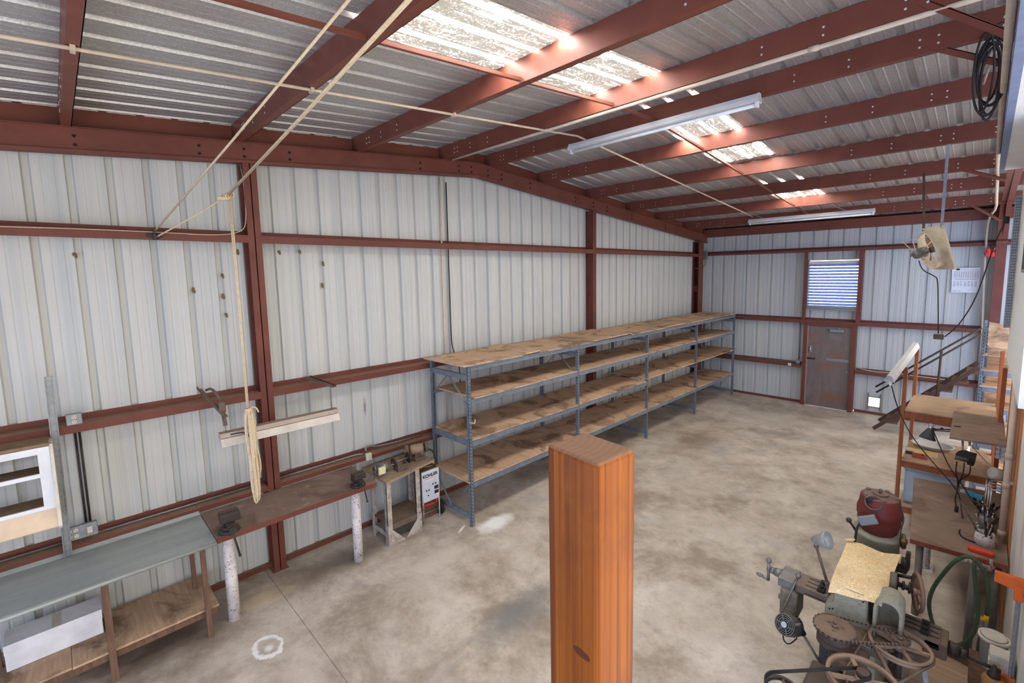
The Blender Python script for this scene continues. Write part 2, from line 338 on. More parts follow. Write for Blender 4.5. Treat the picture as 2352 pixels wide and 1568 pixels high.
    def build(s, name, m, parent=None):
        me = bpy.data.meshes.new(name)
        off = WORLD.get(parent.name, Vector()) if parent else Vector()
        me.from_pydata([tuple(v-off) for v in s.v], [], s.f)
        if len(me.polygons) == len(s.sm): me.polygons.foreach_set('use_smooth', s.sm); me.polygons.foreach_set('material_index', s.mi)
        me.validate(verbose=False)
        bm = bmesh.new(); bm.from_mesh(me); bmesh.ops.remove_doubles(bm, verts=bm.verts, dist=1e-6); bmesh.ops.recalc_face_normals(bm, faces=bm.faces)
        bm.to_mesh(me); bm.free(); me.update()
        for x_ in (m if isinstance(m, (list,tuple)) else [m]): me.materials.append(x_)
        o = bpy.data.objects.new(name, me); COL.objects.link(o)
        if parent: o.parent = parent
        WORLD[o.name] = off
        return o
WORLD = {}
def tag(o, label, cat, group=None, kind=None):
    o['label'] = label
    if cat: o['category'] = cat
    if group: o['group'] = group
    if kind: o['kind'] = kind
    return o
def thing(name, label, cat, loc=(0,0,0), group=None):
    o = bpy.data.objects.new(name, None); COL.objects.link(o); o.location = loc; o.empty_display_size = .1
    WORLD[o.name] = Vector(loc); tag(o, label, cat, group); return o
def solo(name, mb, m, label, cat, group=None):
    # a one-mesh thing whose origin sits at the middle of its underside
    xs = [v.x for v in mb.v]; ys = [v.y for v in mb.v]; zs = [v.z for v in mb.v]
    off = Vector(((min(xs)+max(xs))/2, (min(ys)+max(ys))/2, min(zs)))
    o = MB(); o.v = [v-off for v in mb.v]; o.f = mb.f; o.sm = mb.sm; o.mi = mb.mi
    ob = o.build(name, m); ob.location = off; return tag(ob, label, cat, group)
def struct(name, mb, m, label=None, parent=None):
    o = mb.build(name, m, parent)
    if not parent: o['kind'] = 'structure'
    if label: o['label'] = label
    return o
# ------------------------------------------------------------------ building shell
ZR, YR, SL, RD = 5.177, 4.987, .0868, .235      # rafter underside at the ridge, ridge line, slope, rafter depth
def zraf(y): return ZR-abs(y-YR)*SL
def zpur(y): return zraf(y)+RD
def zroof(y): return zpur(y)+.205
YB, YBO = 13.734, 13.93                          # far girt face, far sheet
Y0 = -3.6; X1 = 7.4                              # the building goes on behind the camera
fl = MB(); fl.box(-.3, X1, Y0, 14.1, -.15, 0); struct('floor', fl, M['concrete'])

def rib_profile(a, b, phase, pitch, wid=.042, depth=.034):
    """breakpoints (pos, offset) of a ribbed sheet between a and b; ribs dip outward"""
    k0 = math.floor((a-phase)/pitch)-1; out = []
    k = k0
    while phase+k*pitch < b+pitch:
        c = phase+k*pitch
        for d, o in ((-wid/2-.012,0), (-wid/2,depth), (wid/2,depth), (wid/2+.012,0), (pitch*.34-.006,0), (pitch*.34,.0025), (pitch*.34+.01,.0025), (pitch*.34+.016,0), (pitch*.66-.006,0), (pitch*.66,.0025), (pitch*.66+.01,.0025), (pitch*.66+.016,0)):
            out.append((c+d, o))
        k += 1
    return [(p, o) for p, o in out if a < p < b]
# gable wall on the left
prof = rib_profile(Y0, YBO, -.085, .2825)
prof = [(Y0,0)]+prof+[(YBO,0)]
for i,(y,o) in enumerate(prof):
    if y > YR: prof.insert(i,(YR,o)); break
w = MB(); vs = []; fs = []
for y, o in prof: vs += [(-.2-o, y, .03), (-.2-o, y, zroof(y)-.003)]
for i in range(len(prof)-1): fs.append((2*i, 2*i+2, 2*i+3, 2*i+1))
w.add(vs, fs); struct('wall_left', w, M['wallA'])
# far eave wall with openings
OPEN = [(2.72,3.74,0.0,2.16), (2.655,3.815,2.56,3.82), (4.125,4.355,.19,.42)]
prof = rib_profile(-.2, X1, .075, .331, .045)
prof = sorted(set([(-.2,0)]+prof+[(X1,0)]))
for o_ in OPEN:
    for e in o_[:2]:
        for i in range(len(prof)-1):
            if prof[i][0] < e < prof[i+1][0]:
                t_ = (e-prof[i][0])/(prof[i+1][0]-prof[i][0]); prof.insert(i+1,(e, prof[i][1]+t_*(prof[i+1][1]-prof[i][1]))); break
w = MB(); ZT = zroof(YBO)-.003
for (a, oa), (b, ob_) in zip(prof, prof[1:]):
    if b-a < 1e-6: continue
    m_ = (a+b)/2; cuts = [(.03, ZT)]
    for x0, x1, z0, z1 in OPEN:
        if x0 < m_ < x1:
            n_ = []
            for c0, c1 in cuts:
                if z0 > c0: n_.append((c0, min(c1, z0)))
                if z1 < c1: n_.append((max(c0, z1), c1))
            cuts = n_
    for c0, c1 in cuts: w.quad((a,YBO+oa,c0),(b,YBO+ob_,c0),(b,YBO+ob_,c1),(a,YBO+oa,c1))
struct('wall_back', w, M['wallB'])
w = MB(); w.box(-.2,X1,YBO-.02,YBO+.02,ZT-.04,zroof(YBO)+.03); struct('trim_5', w, M['reddark'])  # closure strip added to stop daylight leaking in over the far wall
# roof sheet, ribs run down the slope; roof lights are holes in it
LIGHTS = [(2.74,3.61,1.62,4.46), (2.74,3.61,5.34,7.86), (2.74,3.61,9.62,11.0)]
def roofprof(x0, x1, dep=.034): return [(x0,0)]+rib_profile(x0, x1, .18, .305, .05, -dep)+[(x1,0)]
def slope_sheet(mb, x0, x1, y0, y1, lift=0.0, step=None, dep=.034):
    pf = roofprof(x0, x1, dep); vs = []; fs = []
    ys = [y0, y1] if not step else [y0+(y1-y0)*i/step for i in range(step+1)]
    for y in ys:
        for x, o in pf: vs.append((x, y, zroof(y)-o*1.0+lift))
    n = len(pf)
    for j in range(len(ys)-1):
        for i in range(n-1): fs.append((j*n+i, j*n+i+1, (j+1)*n+i+1, (j+1)*n+i))
    mb.add(vs, fs)
w = MB()
ycuts = sorted({Y0, YR, YBO+.1} | {v for l in LIGHTS for v in l[2:]})
for ya, yb in zip(ycuts, ycuts[1:]):
    m_ = (ya+yb)/2; hole = [l for l in LIGHTS if l[2] < m_ < l[3]]
    if hole: slope_sheet(w, -.3, hole[0][0], ya, yb); slope_sheet(w, hole[0][1], X1, ya, yb)
    else: slope_sheet(w, -.3, X1, ya, yb)
struct('ceiling', w, M['roof'])
for i, l in enumerate(LIGHTS):
    w = MB()
    yy = [l[2]-.04] + ([YR] if l[2] < YR < l[3] else []) + [l[3]+.04]
    for a, b in zip(yy, yy[1:]): slope_sheet(w, l[0]-.03, l[1]+.03, a, b, .003, None, .008)
    struct('window_%d' % (i+2), w, M['sky'], 'dirty translucent roof light panel between the purlins')

# ------------------------------------------------------------------ steel frame
def chan_col(y0, y1, ztop, label, grp=None):
    w = MB(); c = (y0+y1)/2; g = .006
    for s_ in (-1, 1):
        e = y0 if s_ < 0 else y1
        w.box(-.006, 0.0, c+s_*g, e, .0, ztop); w.box(-.2, -.006, c+s_*g, c+s_*(g+.006), 0, ztop); w.box(-.2, -.19, c+s_*g, e, 0, ztop)
        w.box(-.02, -.006, e, e-s_*.004, 0, ztop)
    for z in (.75, 1.9, 3.1, 4.2): w.cyl((-.03,y0+.03,z),(.004,y0+.03,z),.006,n=6)
    w.box(-.2, .01, y0-.02, y1+.02, 0, .008)
    return solo('steel_column', w, M['red'], label, 'column')
chan_col(1.59, 1.725, zraf(1.66), 'red steel wall column behind the hanging rope and brown bench', None)
chan_col(8.075, 8.185, zraf(8.13), 'red steel wall column rising behind the middle of the blue shelving rack')
w = MB(); yc0, yc1 = 13.0, 13.5
w.box(-.2,-.19,13.2,13.5,0,zraf(13.5)); w.box(-.19,-.02,13.48,13.49,0,zraf(13.5)); w.box(-.02,-.01,13.2,13.5,0,zraf(13.5)); w.box(-.19,-.01,13.3,13.308,2.98,3.16)
solo('steel_column', w, M['red'], 'red steel corner column where the two ribbed walls meet behind the rack', 'column')

def rafter(ya, yb, label, holes):
    w = MB()
    def strip(x0, x1, d0, d1):
        w.hexa([(x0,ya,zraf(ya)+d0),(x1,ya,zraf(ya)+d0),(x1,yb,zraf(yb)+d0),(x0,yb,zraf(yb)+d0),(x0,ya,zraf(ya)+d1),(x1,ya,zraf(ya)+d1),(x1,yb,zraf(yb)+d1),(x0,yb,zraf(yb)+d1)])
    strip(-.03,-.02,.0,RD); strip(-.1,.012,0,.009); strip(-.1,.0,RD-.008,RD); strip(.006,.012,.009,.03)
    
    b = w.m(1)
    for y in holes:
        for d in (.075,.155): b.cyl((-.022,y,zraf(y)+d),(-.004,y,zraf(y)+d),.013,n=8)
    solo('roof_rafter', w, [M['red'], M['boltdark']], label, 'roof beam')
rafter(Y0, YR, 'long red rafter climbing to the ridge above the left part of the ribbed gable wall', [.25,1.2,1.62,2.1,3.9,4.6,4.85])
rafter(YR, YB, 'red rafter falling from the ridge towards the far corner above the rack', [5.2,5.5,6.2,7.5,8.1,8.6,9.6,11.2])
for nm, ya, yb in (('trim_1', Y0, YR), ('trim_2', YR, YBO)):      # dark closure plate between the rafter and the roof sheet
    w = MB(); w.hexa([(-.19,ya,zpur(ya)-.02),(-.16,ya,zpur(ya)-.02),(-.16,yb,zpur(yb)-.02),(-.19,yb,zpur(yb)-.02),(-.19,ya,zroof(ya)-.01),(-.16,ya,zroof(ya)-.01),(-.16,yb,zroof(yb)-.01),(-.19,yb,zroof(yb)-.01)])
    struct(nm, w, M['reddark'])

PUR = [(.17,.07,'lone red purlin crossing the roof at the far left, nearest the camera'), (1.55,.07,'red purlin along the left edge of the biggest roof light'),
       (2.95,.07,'red purlin crossing the middle of the biggest roof light'), (4.33,.07,'red purlin with a tan conduit clipped under it'),
       (5.25,.07,'purlin lit purple, directly above the nearer fluorescent fitting'), (6.53,.07,'red purlin just beyond the nearer fluorescent fitting'),
       (8.02,.07,'red purlin that the hanging fan straps reach up to'), (9.55,.07,'red purlin in front of the farthest small roof light'),
       (10.92,.07,'red purlin behind the farthest small roof light'), (12.45,.07,'last red purlin before the far eave, behind the farther fluorescent fitting')]
XE = 6.9
for y, fw_, lab in PUR:
    z = zpur(y)
    w = MB(); w.box(-.19, XE, y, y+.006, z, z+.2); w.box(-.19, XE, y+.006, y+fw_, z, z+.006); w.box(-.19, XE, y+.006, y+fw_, z+.194, z+.2); w.box(-.19, XE, y+fw_-.005, y+fw_, z, z+.022)
    b = w.m(1)
    for x in (.25,.32,.62,1.0,4.55,5.0,5.5,5.62,6.0):
        for d in (.055,.115): b.cyl((x,y-.004,z+d),(x,y,z+d),.009,n=8)
    solo('roof_purlin', w, [M['reddark'], M['bolt']], lab, 'purlin')
z = zpur(13.6)-.05
w = MB(); w.box(-.19, XE, YB-.02, YB-.01, z-.02, z+.2); w.box(-.19, XE, YB-.02, YBO-.01, z-.03, z-.02); w.box(-.19,XE,YB-.02,YBO-.01,z+.19,z+.2)
solo('eave_strut', w, M['reddark'], 'dark red eave beam along the top of the far wall', 'beam')
# girts: Z sections, dusty web on top, lip down on the room side, lip up against the sheet
def girtA(y0, y1, zb, zt, label, lip=.0):
    zw = zt-.055
    w = MB(); w.box(-.195, 0, y0, y1, zw-.006, zw); w.box(-.006, 0, y0, y1, zb, zw-.006); w.box(-.199, -.193, y0, y1, zw, zt); w.box(-.02,-.006,y0,y1,zb,zb+.005)
    return solo('wall_girt', w, M['red'], label, 'wall rail')
def girtB(x0, x1, zb, zt, label):
    zw = zt-.055
    w = MB(); w.box(x0, x1, YB, YBO-.005, zw-.006, zw); w.box(x0, x1, YB, YB+.006, zb, zw-.006); w.box(x0, x1, YBO-.008, YBO-.002, zw, zt); w.box(x0,x1,YB+.006,YB+.02,zb,zb+.005)
    return solo('wall_girt', w, M['red'], label, 'wall rail')
for (y0, y1, where) in ((Y0,1.59,'left of the rope column'), (1.725,8.075,'between the two columns of the long wall'), (8.185,13.2,'from the rack column to the far corner')):
    girtA(y0, y1, 4.003, 4.143, 'top red wall rail '+where)
    girtA(y0, y1, 2.19, 2.324, 'middle red wall rail '+where)
    girtA(y0, y1, 1.055, 1.163, 'lowest red wall rail '+where)
girtB(-.19, X1, 4.035, 4.16, 'top red rail across the far wall above the louvre window')
girtB(-.19, X1, 2.19, 2.325, 'red rail across the far wall along the top of the door')
girtB(-.19, 2.63, .996, 1.12, 'low red rail on the far wall from the rack to the left door jamb')
girtB(3.83, X1, .996, 1.12, 'low red rail on the far wall right of the door')
for nm, pts in (('baseboard_left', (-.2,-.15,Y0,YBO)), ('baseboard_back_1', (-.2,2.63,YBO-.05,YBO)), ('baseboard_back_2', (3.84,X1,YBO-.05,YBO))):
    w = MB(); w.box(pts[0],pts[1],pts[2],pts[3],0,.06); struct(nm, w, M['red'])

# ------------------------------------------------------------------ door and louvre window in the far wall
d = thing('door_1', 'dented brown steel door with closer and bolt in the far wall', None); del d['label']; d['kind'] = 'structure'
def dmat():
    t = NT('worn brown door paint'); p = t.pos()
    col = t.mix(t.ramp(t.noise(t.pos((3,1,1)), 2.2, 7, .65), [(.35,0.0),(.65,1.0)]), srgb(98,86,80), srgb(116,102,94))
    col = t.mix(t.math('MULTIPLY', t.ramp(t.noise(t.pos((1,1,1.4), loc=(1.2,0,.6)), 1.6, 5, .6), [(.52,0.0),(.62,1.0)]), .75), col, srgb(124,80,60))
    col = t.mix(t.math('MULTIPLY', t.ramp(t.noise(p, 40, 5, .7), [(.5,0.0),(.8,1.0)]), .3), col, srgb(150,140,132))
    t.base(col); t.rough(.5); return t.m
M['door'] = dmat()
w = MB(); w.bbox(2.76,3.71,YB+.03,YB+.075,.012,2.135,.004); dp_ = struct('panel', w, M['door'], None, d)
w = MB(); w.box(2.66,2.75,YB-.03,YBO,0,2.19); w.box(3.72,3.81,YB-.03,YBO,0,2.19); w.box(2.75,3.72,YB-.01,YBO,2.14,2.19); struct('frame', w, M['red'], None, d)
w = MB(); w.bbox(3.25,3.56,YB-.03,YB+.03,2.0,2.08,.01); w.beam((3.19,YB-.05,2.105),(3.5,YB-.03,2.115),.018,.012); w.cyl((3.44,YB-.03,2.06),(3.44,YB-.03,2.12),.014); struct('closer', w, M['galv'], None, dp_)
w = MB(); w.bbox(2.82,2.86,YB+.0,YB+.03,1.42,1.6,.01); w.tube([(2.84,YB+.01,1.58),(2.84,YB-.04,1.56),(2.84,YB-.04,1.47),(2.84,YB+.01,1.44)],.011); struct('handle', w, M['chrome'], None, dp_)
w = MB(); w.box(2.765,2.95,YB+.012,YB+.03,1.245,1.29); w.cyl((2.75,YB+.005,1.268),(2.92,YB+.005,1.268),.01); struct('bolt', w, M['darkiron'], None, dp_)
w = MB(); w.box(3.2,3.69,YB+.024,YB+.03,1.245,1.315); struct('patch_plate', w, M['galv'], None, dp_)
w = MB(); w.box(3.64,3.69,YB+.024,YB+.03,.99,1.02); struct('hinge_plate', w, M['galv'], None, dp_)
for x0, x1, nm in ((2.6,2.685,'left'), (3.785,3.87,'right')):
    w = MB(); w.box(x0,x1,YB-.012,YB-.006,2.27,4.05); w.box(x0 if nm == 'left' else x1-.006, (x0+.006) if nm == 'left' else x1, YB-.006, YBO-.01, 2.27, 4.05)
    solo('window_jamb', w, M['red'], 'red steel upright along the %s side of the louvre window' % nm, 'jamb')
wd = thing('window_1', 'x', None); del wd['label']; wd['kind'] = 'structure'
lm = NT('frosted louvre blade'); lp = lm.pos()
lc = lm.mix(lm.ramp(lm.noise(lp, 14, 6, .7), [(.35,0.0),(.7,1.0)]), srgb(168,190,232), srgb(120,142,196))
lm.base(lc); lm.rough(.35); tr = lm.n('ShaderNodeBsdfTranslucent'); lm.l(lc, tr.inputs[0]); mx = lm.n('ShaderNodeMixShader'); mx.inputs[0].default_value = .6
lm.l(lm.b.outputs[0], mx.inputs[1]); lm.l(tr.outputs[0], mx.inputs[2]); lm.l(mx.outputs[0], lm.out.inputs[0]); M['louvre'] = lm.m
n = 14
for i in range(n):
    z0 = 2.70+i*(3.70-2.70)/(n-1)
    w = MB(); w.hexa([(2.69,YBO-.10,z0-.031),(3.785,YBO-.10,z0-.031),(3.785,YBO-.035,z0+.017),(2.69,YBO-.035,z0+.017),(2.69,YBO-.104,z0-.026),(3.785,YBO-.104,z0-.026),(3.785,YBO-.039,z0+.022),(2.69,YBO-.039,z0+.022)])
    struct('louvre_blade', w, M['louvre'], None, wd)
w = MB(); w.box(2.66,2.69,YBO-.12,YBO+.03,2.56,3.82); w.box(3.785,3.81,YBO-.12,YBO+.03,2.56,3.82); w.box(2.66,3.81,YBO-.13,YBO,2.555,2.585); w.box(2.69,3.785,YBO-.1,YBO-.06,2.585,2.66); struct('window_frame', w, M['galv'], None, wd)
w = MB(); w.bbox(2.68,3.79,YBO-.14,YBO-.01,3.72,3.80,.01); struct('window_head', w, M['offwhite'], None, wd)
w = MB()
for x in (4.11,4.36): w.box(x-.012,x+.012,YBO-.02,YBO,.1,.52)
w.box(4.12,4.36,YBO-.02,YBO,.17,.19); w.box(4.12,4.36,YBO-.02,YBO,.42,.44)
solo('hatch_frame', w, M['greysteel'], 'small bright hatch frame low in the far wall right of the door', 'hatch')

# ------------------------------------------------------------------ right hand wall and the loft box above it
XW = 6.33
def boardwall(name, rgb, dirt):
    t = NT(name); p = t.pos((1,5,.25))
    col = t.mix(t.ramp(t.noise(p, 3, 6, .65), [(.35,0.0),(.7,1.0)]), srgb(*rgb), tuple(c*.88 for c in srgb(*rgb)[:3])+(1,))
    col = t.mix(t.math('MULTIPLY', t.ramp(t.noise(t.pos((1,1,.5)), 2.4, 8, .7), [(.5,0.0),(.68,1.0)]), dirt), col, srgb(136,104,82))
    t.base(col); t.rough(.65); return t.m
M['boardwall'] = boardwall('white board wall', (222,222,220), .12)
M['peel'] = boardwall('peeling white board', (220,214,206), .6)
w = MB(); w.box(6.27, 6.45, 5.2, 8.05, 2.5, 4.74); struct('wall_right_1', w, M['boardwall'])
w = MB(); w.box(XW+.03, 6.45, 3.3, 6.15, 0, 2.5); struct('wall_right_2', w, M['peel'])
w = MB(); w.box(XW+.02, 6.45, 6.15, 8.6, 0, 2.5); struct('wall_right_3', w, M['brownply'])
w = MB(); w.box(6.1, 6.62, 1.5, 8.0, 4.74, 4.78); struct('trim_3', w, M['boardwall'])
blue = mat('blue grey painted edge', srgb(116,128,160), .5, 0, .1, 10, .3, srgb(90,84,84), 12)
w = MB(); w.box(6.055, 6.1, 1.5, 8.0, 4.735, 4.98); struct('trim_4', w, blue)
M['cobweb'] = None

# unseen end wall behind the camera, its doorway added and widened for light
w = MB()
for x0, x1, z0, z1 in ((-.3,.3,0,4.7),(5.4,X1,0,4.7),(.3,5.4,3.5,4.7)): w.box(x0,x1,Y0-.06,Y0,z0,z1)
struct('wall_front', w, M['wallB'])
# ------------------------------------------------------------------ blue grey shelving rack
PY = [3.91, 6.335, 8.70, 11.05, 13.47]; XF, XR = .975, .05
rk = thing('shelving_rack', 'long blue grey steel shelving rack with four tiers of stained boards along the ribbed wall', 'shelving', (.5,8.7,0))
hole = mat('slot shadow', srgb(40,42,46), .8)
def post_mb(x, y, front):
    w = MB(); a = .05; t = .004; zt = 2.345
    xs = -1 if front else 1
    w.box(x, x+xs*t, y-a/2, y+a/2, 0, zt); w.box(x, x+xs*a, y-a/2, y-a/2+t, 0, zt); w.box(x, x+xs*a, y+a/2-t, y+a/2, 0, zt)
    w.box(x+xs*(a-.002), x+xs*a, y-a/2, y-a/2+.012, 0, zt); w.box(x+xs*(a-.002), x+xs*a, y+a/2-.012, y+a/2, 0, zt)
    w.m(1)
    for k in range(44):
        z = .06+k*.0508
        w.box(x, x-xs*.0007, y-.006, y+.006, z, z+.026)
        w.box(x+xs*.018, x+xs*.027, y-a/2-.0007, y-a/2, z+.012, z+.03)
    w.m(0); w.box(x-xs*.002, x+xs*.055, y-.03, y+.03, 0, .006)
    return w
LV = [2.345, 1.865, 1.265, .655]
for y in PY:
    pf_ = post_mb(XF, y, True).build('post', [M['rack'], hole], rk); post_mb(XR, y, False).build('post', [M['rack'], hole], rk)
    if y == PY[0]: front_post = pf_
    for z0, z1 in ((2.14,2.215),(1.19,1.265),(.10,.175)):
        w = MB(); w.box(XR+.03, XF-.03, y-.02, y-.016, z0, z1); w.box(XR+.03, XF-.03, y-.016, y+.012, z1-.004, z1); w.build('end_rail', M['rack'], rk)
    for za, zb in ((2.15,1.80),(.165,.62)):
        for xe in (XR+.04, XF-.04):
            w = MB(); w.beam(((XR+XF)/2+(.03 if xe > .5 else -.03),y-.024,za),(xe,y-.024,zb),.006,.024,(0,1,0)); w.build('brace', M['rack'], rk)
for i in range(4):
    ya, yb = PY[i]+.026, PY[i+1]-.026
    for L in LV:
        for x, s_ in ((XF,-1),(XR,1)):
            if L == 1.265 and i >= 2 and s_ < 0: continue
            w = MB(); w.box(x, x+s_*.004, ya, yb, L-.072, L); w.box(x, x+s_*.036, ya, yb, L-.004, L); w.box(x-s_*.006, x, ya, yb, L-.072, L-.05); w.box(x-s_*.006,x,ya,yb,L-.012,L)
            w.build('shelf_beam', M['rack'], rk)
rnd = random.Random(3)
for li, L in enumerate(LV):
    cuts = [[3.80,4.95,5.32,6.72,8.0,9.35,10.45,11.75,13.5], [3.98,5.3,6.36,7.62,8.72,9.9,11.07,12.3,13.42], [3.92,5.1,6.30,7.55,8.66,9.7,11.3,12.5,13.72], [3.86,5.05,6.30,7.5,8.72,9.9,11.05,12.2,13.45]][li]
    for k, (a, b) in enumerate(zip(cuts, cuts[1:])):
        xf = XF+.0+rnd.uniform(-.012,.016); xr = XR+rnd.uniform(-.03,.02)
        if li == 0: xf = XF+.03+rnd.uniform(-.012,.012); xr = -.0+rnd.uniform(0,.02)
        z = L+.001; dz = 0
        if li == 0: dz = .014*(k % 2)
        if li == 2 and k >= 4: dz = .05
        sk = rnd.uniform(-.02,.02); e = .012
        w = MB(); lo = z+dz; hi = lo+.018
        t2 = .016 if (li == 0 and k in (1,3,6)) else 0
        w.hexa([(xr,a+.002,lo),(xf,a+.002+sk,lo),(xf,b-.002+sk*.6,lo+t2),(xr,b-.002,lo+t2),(xr,a+.002,hi),(xf,a+.002+sk,hi),(xf,b-.002+sk*.6,hi+t2),(xr,b-.002,hi+t2)])
        w.build('shelf_board', M['board'], rk)
w = MB(); w.tube([(XF+.0,3.90,1.545),(XF+.05,3.92,1.54),(XF+.075,3.93,1.545),(XF+.08,3.93,1.56),(XF+.08,3.93,1.60)],.007); h_ = w.build('hook', M['offwhite'], front_post); h_['label'] = 'pale bent hook on the front post'

# ------------------------------------------------------------------ grey metal topped table, far left
tb = thing('work_table', 'long table with a grey sheet metal top and rough brown legs at the left wall', 'table', (.35,-.3,0))
gm = NT('grey galvanised table top'); gp = gm.pos((3,.4,1))
gc = gm.mix(gm.ramp(gm.noise(gp, 2, 6, .6), [(.3,0.0),(.7,1.0)]), srgb(140,146,142), srgb(162,167,162)); gc = gm.mix(gm.math('MULTIPLY', gm.ramp(gm.noise(gm.pos(), 18, 6, .7), [(.56,0.0),(.7,1.0)]), .3), gc, srgb(96,92,86))
gm.base(gc); gm.metal(.2); gm.rough(.36); M['tabletop'] = gm.m
ZT_ = 1.045
w = MB(); w.box(.03, .77, -1.7, .895, ZT_-.012, ZT_)
w.prism([(0,0),(.022,-.004),(.034,-.018),(.03,-.036),(.0,-.04)], (.76,-1.7,ZT_), (1,0,0), (0,0,1), (0,2.595,0), True)
w.prism([(0,0),(-.028,.03),(-.034,.03),(-.008,-.01)], (.035,-1.7,ZT_), (1,0,0), (0,0,1), (0,2.595,0)); w.build('table_top', M['tabletop'], tb)
for x, y, s_ in ((.62,.80,.042),(.60,.08,.05),(.60,-.62,.045),(.12,.78,.04),(.12,.08,.04),(.12,-.62,.04)):
    w = MB(); w.beam((x,y,0),(x,y,ZT_-.013),s_,s_,(1,0,0)); w.build('leg', M['oldwood'], tb)
w = MB(); w.box(-.12,.575,-1.5,-.18,.262,.282); w.build('lower_shelf', M['board'], tb)
w = MB(); w.box(-.12,.585,-.176,.9,.262,.282); w.build('lower_shelf', M['board'], tb)
w = MB(); w.box(.53,.57,-1.5,.88,.19,.26); w.build('shelf_rail', M['oldwood'], tb)
cm = NT('white cardboard'); cp = cm.pos(); cc = cm.mix(cm.ramp(cm.noise(cp, 5, 5), [(.4,0.0),(.7,1.0)]), srgb(226,226,230), srgb(208,206,210)); cm.base(cc); cm.rough(.7); M['card'] = cm.m
cb = thing('carton', 'long white cardboard box on the lower shelf of the grey metal topped table', 'box', (.16,-.26,.283))
w = MB(); w.bbox(-.02,.245,-.57,.045,.284,.52,.006); w.build('box_body', M['card'], cb)
w = MB(); w.hexa([(-.02,-.572,.521),(.247,-.572,.521),(.247,.047,.521),(-.02,.047,.521),(-.02,-.57,.524),(.25,-.57,.524),(.25,.05,.524),(-.02,.05,.524)]); w.box(.246,.249,-.572,.047,.44,.523); w.build('lid_flap', M['card'], cb)
w = MB(); w.box(-.02,.25,-.28,-.22,.5245,.5252); o = w.build('tape', M['offwhite'], cb)

# ------------------------------------------------------------------ wall bin cabinet and galvanised pole
cw = thing('wall_cabinet', 'white open fronted wall cabinet with dusty shelves above the grey table', 'cabinet', (.15,-.8,1.5))
dustm = mat('thick brown dust', srgb(128,104,80), .9, 0, .2, 12, .3, srgb(80,62,46), 8)
w = MB(); w.box(.01,.29,-1.6,-.15,2.19,2.215); w.build('top_board', [dustm], cw)
w = MB(); w.prism([(.005,2.2),(.28,2.2),(.31,2.12),(.42,1.5),(.39,1.47),(.005,1.47)], (0,-.15,0), (1,0,0), (0,0,1), (0,.022,0)); w.build('side_panel', M['offwhite'], cw)
w = MB(); w.prism([(.005,2.2),(.28,2.2),(.31,2.12),(.42,1.5),(.39,1.47),(.005,1.47)], (0,-1.62,0), (1,0,0), (0,0,1), (0,.022,0)); w.build('side_panel', M['offwhite'], cw)
w = MB(); w.box(.282,.30,-1.53,-.225,2.13,2.188); w.box(.282,.30,-1.53,-.225,1.925,1.96); w.box(.282,.30,-1.53,-.225,1.62,1.665); w.box(.28,.302,-.225,-.152,1.62,2.188); w.box(.28,.302,-1.6,-1.53,1.62,2.188); w.build('face_frame', M['white'], cw)
w = MB(); w.box(.01,.279,-1.6,-.152,1.93,1.95); w.build('shelf', dustm, cw)
w = MB(); w.box(.01,.279,-1.6,-.152,1.635,1.655); w.build('shelf', dustm, cw)
w = MB(); w.hexa([(.30,-1.6,1.62),(.30,-.15,1.62),(.40,-.15,1.49),(.40,-1.6,1.49),(.306,-1.6,1.63),(.306,-.15,1.63),(.41,-.15,1.5),(.41,-1.6,1.5)]); f_ = w.build('front_flap', mat('cream flap', srgb(214,190,160), .6), cw)
w = MB(); w.prism([(-.029,-.012),(.029,-.012),(.029,.014),(.022,.014),(.022,-.005),(-.022,-.005),(-.022,.014),(-.029,.014)], (.05,-.125,1.055), (0,1,0), (1,0,0), (.0,.02,1.70))
solo('strut_channel', w, M['galv'], 'upright galvanised channel leaning at the back of the grey topped table', 'pole')

# ------------------------------------------------------------------ brown bench on white pipe legs with two vises
bn = thing('workbench', 'narrow brown topped bench on flaking white pipe legs along the left wall', 'workbench', (.2,1.9,0))
w = MB(); w.bbox(.016,.735,.905,2.60,1.005,1.05,.004); w.build('bench_top', M['bench'], bn)
w = MB(); w.box(.737,.745,.905,2.60,.995,1.051); w.build('edge_strip', M['red'], bn)
for y in (1.04, 2.415):
    w = MB(); w.cyl((.515,y,.0),(.515,y,1.004),.056,n=24); w.build('leg', M['whitepipe'], bn)
def vise(loc, ang, lab, big=1.0, jaw=None):
    t = thing('bench_vise', lab, 'vise', loc); T = Matrix.Translation(loc) @ Matrix.Rotation(ang,4,'Z') @ Matrix.Scale(big,4)
    w = MB(); w.cyl((0,0,0),(0,0,.022),.085,.08,n=24); w.cyl((0,0,.022),(0,0,.05),.058,.05,n=20)
    for s_ in (-1,1): w.cyl((s_*.085,0,.0),(s_*.085,0,.03),.016,n=8)
    w.xf(T).build('base', M['darkiron'], t)
    w = MB(); w.prism([(-.1,.05),(.02,.05),(.045,.09),(.045,.15),(.0,.18),(-.06,.15),(-.1,.11)], (0,-.04,0), (1,0,0), (0,0,1), (0,.08,0)); w.bbox(.0,.055,-.075,.075,.14,.2,.006); w.xf(T).build('fixed_jaw', M['darkiron'], t)
    w = MB(); w.bbox(.045,.2,-.03,.03,.075,.125,.008); w.bbox(.075,.13,-.075,.075,.13,.2,.006); w.xf(T).build('sliding_jaw', jaw or M['darkiron'], t)
    w = MB(); w.cyl((.2,0,.1),(.245,0,.1),.024,n=14); w.cyl((.235,-.01,.11),(.235,.03,-.13),.008,n=8); w.sphere((.235,.031,-.135),.013); w.sphere((.235,-.012,.115),.013); w.xf(T).build('handle', M['darkiron'], t)
    return t
vv_ = az(527,1218,1.051); vise((vv_.x,vv_.y,1.051), R(-4), 'big dark bench vise beside the grey topped table', 1.15)
